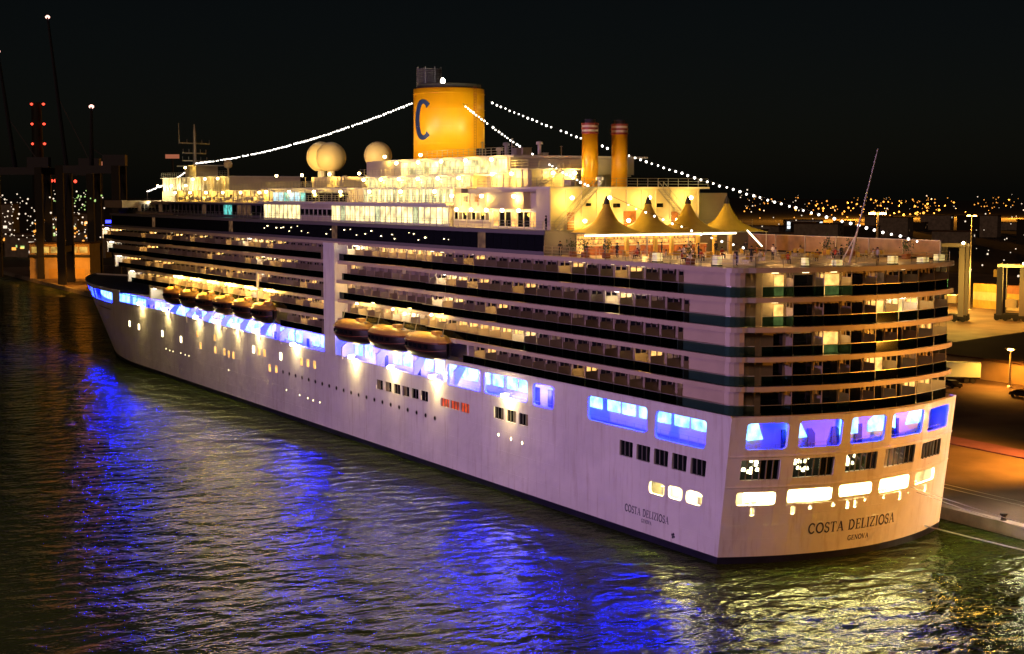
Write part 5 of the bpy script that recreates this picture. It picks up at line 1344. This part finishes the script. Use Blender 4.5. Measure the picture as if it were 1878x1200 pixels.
def left_lights(name, m, n, px0, px1, y0, y1, d0=640, d1=800, r0=.14, r1=.42):
    items = []
    for i in range(n):
        d = random.uniform(d0, d1); p = seg(random.uniform(px0, px1), d); yy = random.uniform(y0, y1)
        items.append(((p.x, p.y, max(2, CAM.z-(yy-356)*d/2679)), random.uniform(r0, r1)))
    lights_stuff(name, m, items)
left_lights('terminal_lights_white', 'city_w', 150, 0, 195, 350, 440)
left_lights('terminal_lights_green', 'city_g', 70, 70, 190, 348, 385)
left_lights('terminal_lights_orange', 'city_o', 50, 60, 165, 390, 450, r1=.7)
left_lights('terminal_lights_red', 'red_l', 9, 90, 145, 330, 334, r0=.5, r1=.9)
for px, d, z, pw_ in ((90, 600, 7, 3500), (135, 580, 7, 5000), (110, 560, 6, 3500), (30, 620, 6, 1500)):
    p = seg(px, d); light('SPOT', (p.x, p.y, z+4), pw_*2, SOD, aim=(p.x, p.y+.01, 0), size=1, spot=140, blend=.5)
sh = seg(120, 640)
t = thing('orange_shed', 'low quay shed glowing orange beneath the cranes', 'shed', (sh.x, sh.y, 1.2), -YAW)
q = MB(); q.box(-8, 8, -13, 13, 0, 15); q.obj('wall', M['warehouse'], t)
q = MB(); q.box(-8.6, 8.6, -13.6, 13.6, 15, 15.7); q.obj('roof', M['roof'], t)
q = MB(); q.box(-9.4, -8, -13.4, 13.4, 9.2, 10.2); q.obj('canopy', M['crane_leg'], t)
for k in range(6): q = MB(); q.box(-8.15, -8.02, -1.7, 1.7, 0, 2.6); q.obj('lit_window', M['shed_win'], t, loc=(0, -10.4+k*4.15, 11.2))
for k in range(4): q = MB(); q.box(-8.2, -8.02, -1.8, 1.8, 0, 4.4); q.obj('door', M['cont_a'], t, loc=(0, -9+k*6, 0))
light('SPOT', (*(seg(105, 615).xy), 9), 11000, SOD, aim=(*(seg(108, 640).xy), 0), size=1, spot=120); light('SPOT', (*(seg(140, 615).xy), 9), 14000, SOD, aim=(*(seg(138, 640).xy), 0), size=1, spot=120)
def sts_crane(px, d, tip_px, tip_z, label, leg_px=(-1, 1), h=48):
    p = seg(px, d); t = thing('container_crane', label, 'crane', (p.x, p.y, 1.2), -YAW+R(6), group=None)
    for sy in (-11, 11):
        for sx in (-9, 9):
            q = MB(); q.box(sx-1.2, sx+1.2, sy-1.5, sy+1.5, 0, h); q.obj('leg', M['crane_leg'], t)
        q = MB(); q.box(-9, 9, sy-1, sy+1, 13, 15.5); q.obj('sill_beam', M['crane_leg'], t)
        q = MB(); q.bar((-9, sy, 15), (9, sy, h-2), .5, 5); q.obj('brace', M['crane'], t)
    for sx in (-9, 9): q = MB(); q.box(sx-1, sx+1, -11, 11, h-3, h); q.obj('portal_beam', M['crane'], t)
    tip = seg(tip_px, d)-p; tip.z = tip_z
    base = Vector((tip.x*.1, tip.y*.1+0, h)); 
    Rz = Matrix.Rotation(-t.rotation_euler.z, 3, 'Z'); tip = Rz @ tip; base = Rz @ base
    for s in (-1.6, 1.6): q = MB(); q.bar(base+Vector((s, 0, 0)), tip+Vector((s*.4, 0, 0)), .7, 5, .4); q.obj('raised_boom', M['crane'], t)
    q = MB()
    for i in range(1, 12):
        a = base.lerp(tip, i/12); b2 = base.lerp(tip, (i+1)/12 if i < 11 else 1); q.bar(a+Vector((-1.5, 0, 0)), b2+Vector((1.5, 0, 0)), .2, 4)
    q.obj('boom_lacing', M['crane'], t, kind='stuff')
    q = MB(); q.bar((0, -11, h), tip*.6+Vector((0, 0, h*.25)), .25, 4); q.obj('forestay', M['crane'], t)
    q = MB(); q.box(-3, 3, -14, -5, h, h+4.5); q.obj('machine_house', M['crane'], t)
    q = MB(); q.lathe([(.4, -.8), (1.0, -.3), (1.0, .3), (.3, .8)], tip, 8); q.obj('beacon', M['pink_l'], t)
    return t
sts_crane(36, 640, 8, 98, 'dark quay crane at the left edge with boom raised and pale beacon')
sts_crane(130, 660, 100, 115, 'tallest dark quay crane with its boom raised steeply')
sts_crane(172, 600, 175, 72, 'lower dark quay crane nearest the bow with a pale beacon')
p = seg(75, 900)
t = thing('beacon_chimney', 'tall slim chimney with pairs of red aviation lights', 'chimney', (p.x, p.y, 1.2))
q = MB(); q.lathe([(4.2, 0), (3.0, 88), (2.8, 92)], n=16); q.obj('shaft', M['crane_leg'], t)
for z in (91, 79, 67, 56):
    for s in (-1, 1):
        q = MB(); q.lathe([(.4, -.7), (.9, -.2), (.9, .3), (.2, .7)], (0, 0, 0), 8); q.obj('red_beacon', M['red_l'], t, loc=Vector((.55, .85, 0))*s*3.6+Vector((-3, 0, z)))
for px, y in ((190, 303), (320, 290)):
    p = seg(px, 900); t = thing('far_sign', 'faint brick red lit sign standing %s' % ('left of the mast' if px > 200 else 'above the crane by the bow'), 'sign', (p.x, p.y, 1.2), -YAW)
    zz = CAM.z-(y-356)*900/2679
    q = MB(); q.box(-.3, .3, -4.2, 4.2, zz-1.9, zz+.6); q.obj('sign_panel', emit('faint_red_panel', (1.0, .25, .12), .28), t)
    q = MB(); q.bar((0, 0, 0), (0, 0, zz-1.9), .5, 6); q.obj('sign_post', M['crane_leg'], t)
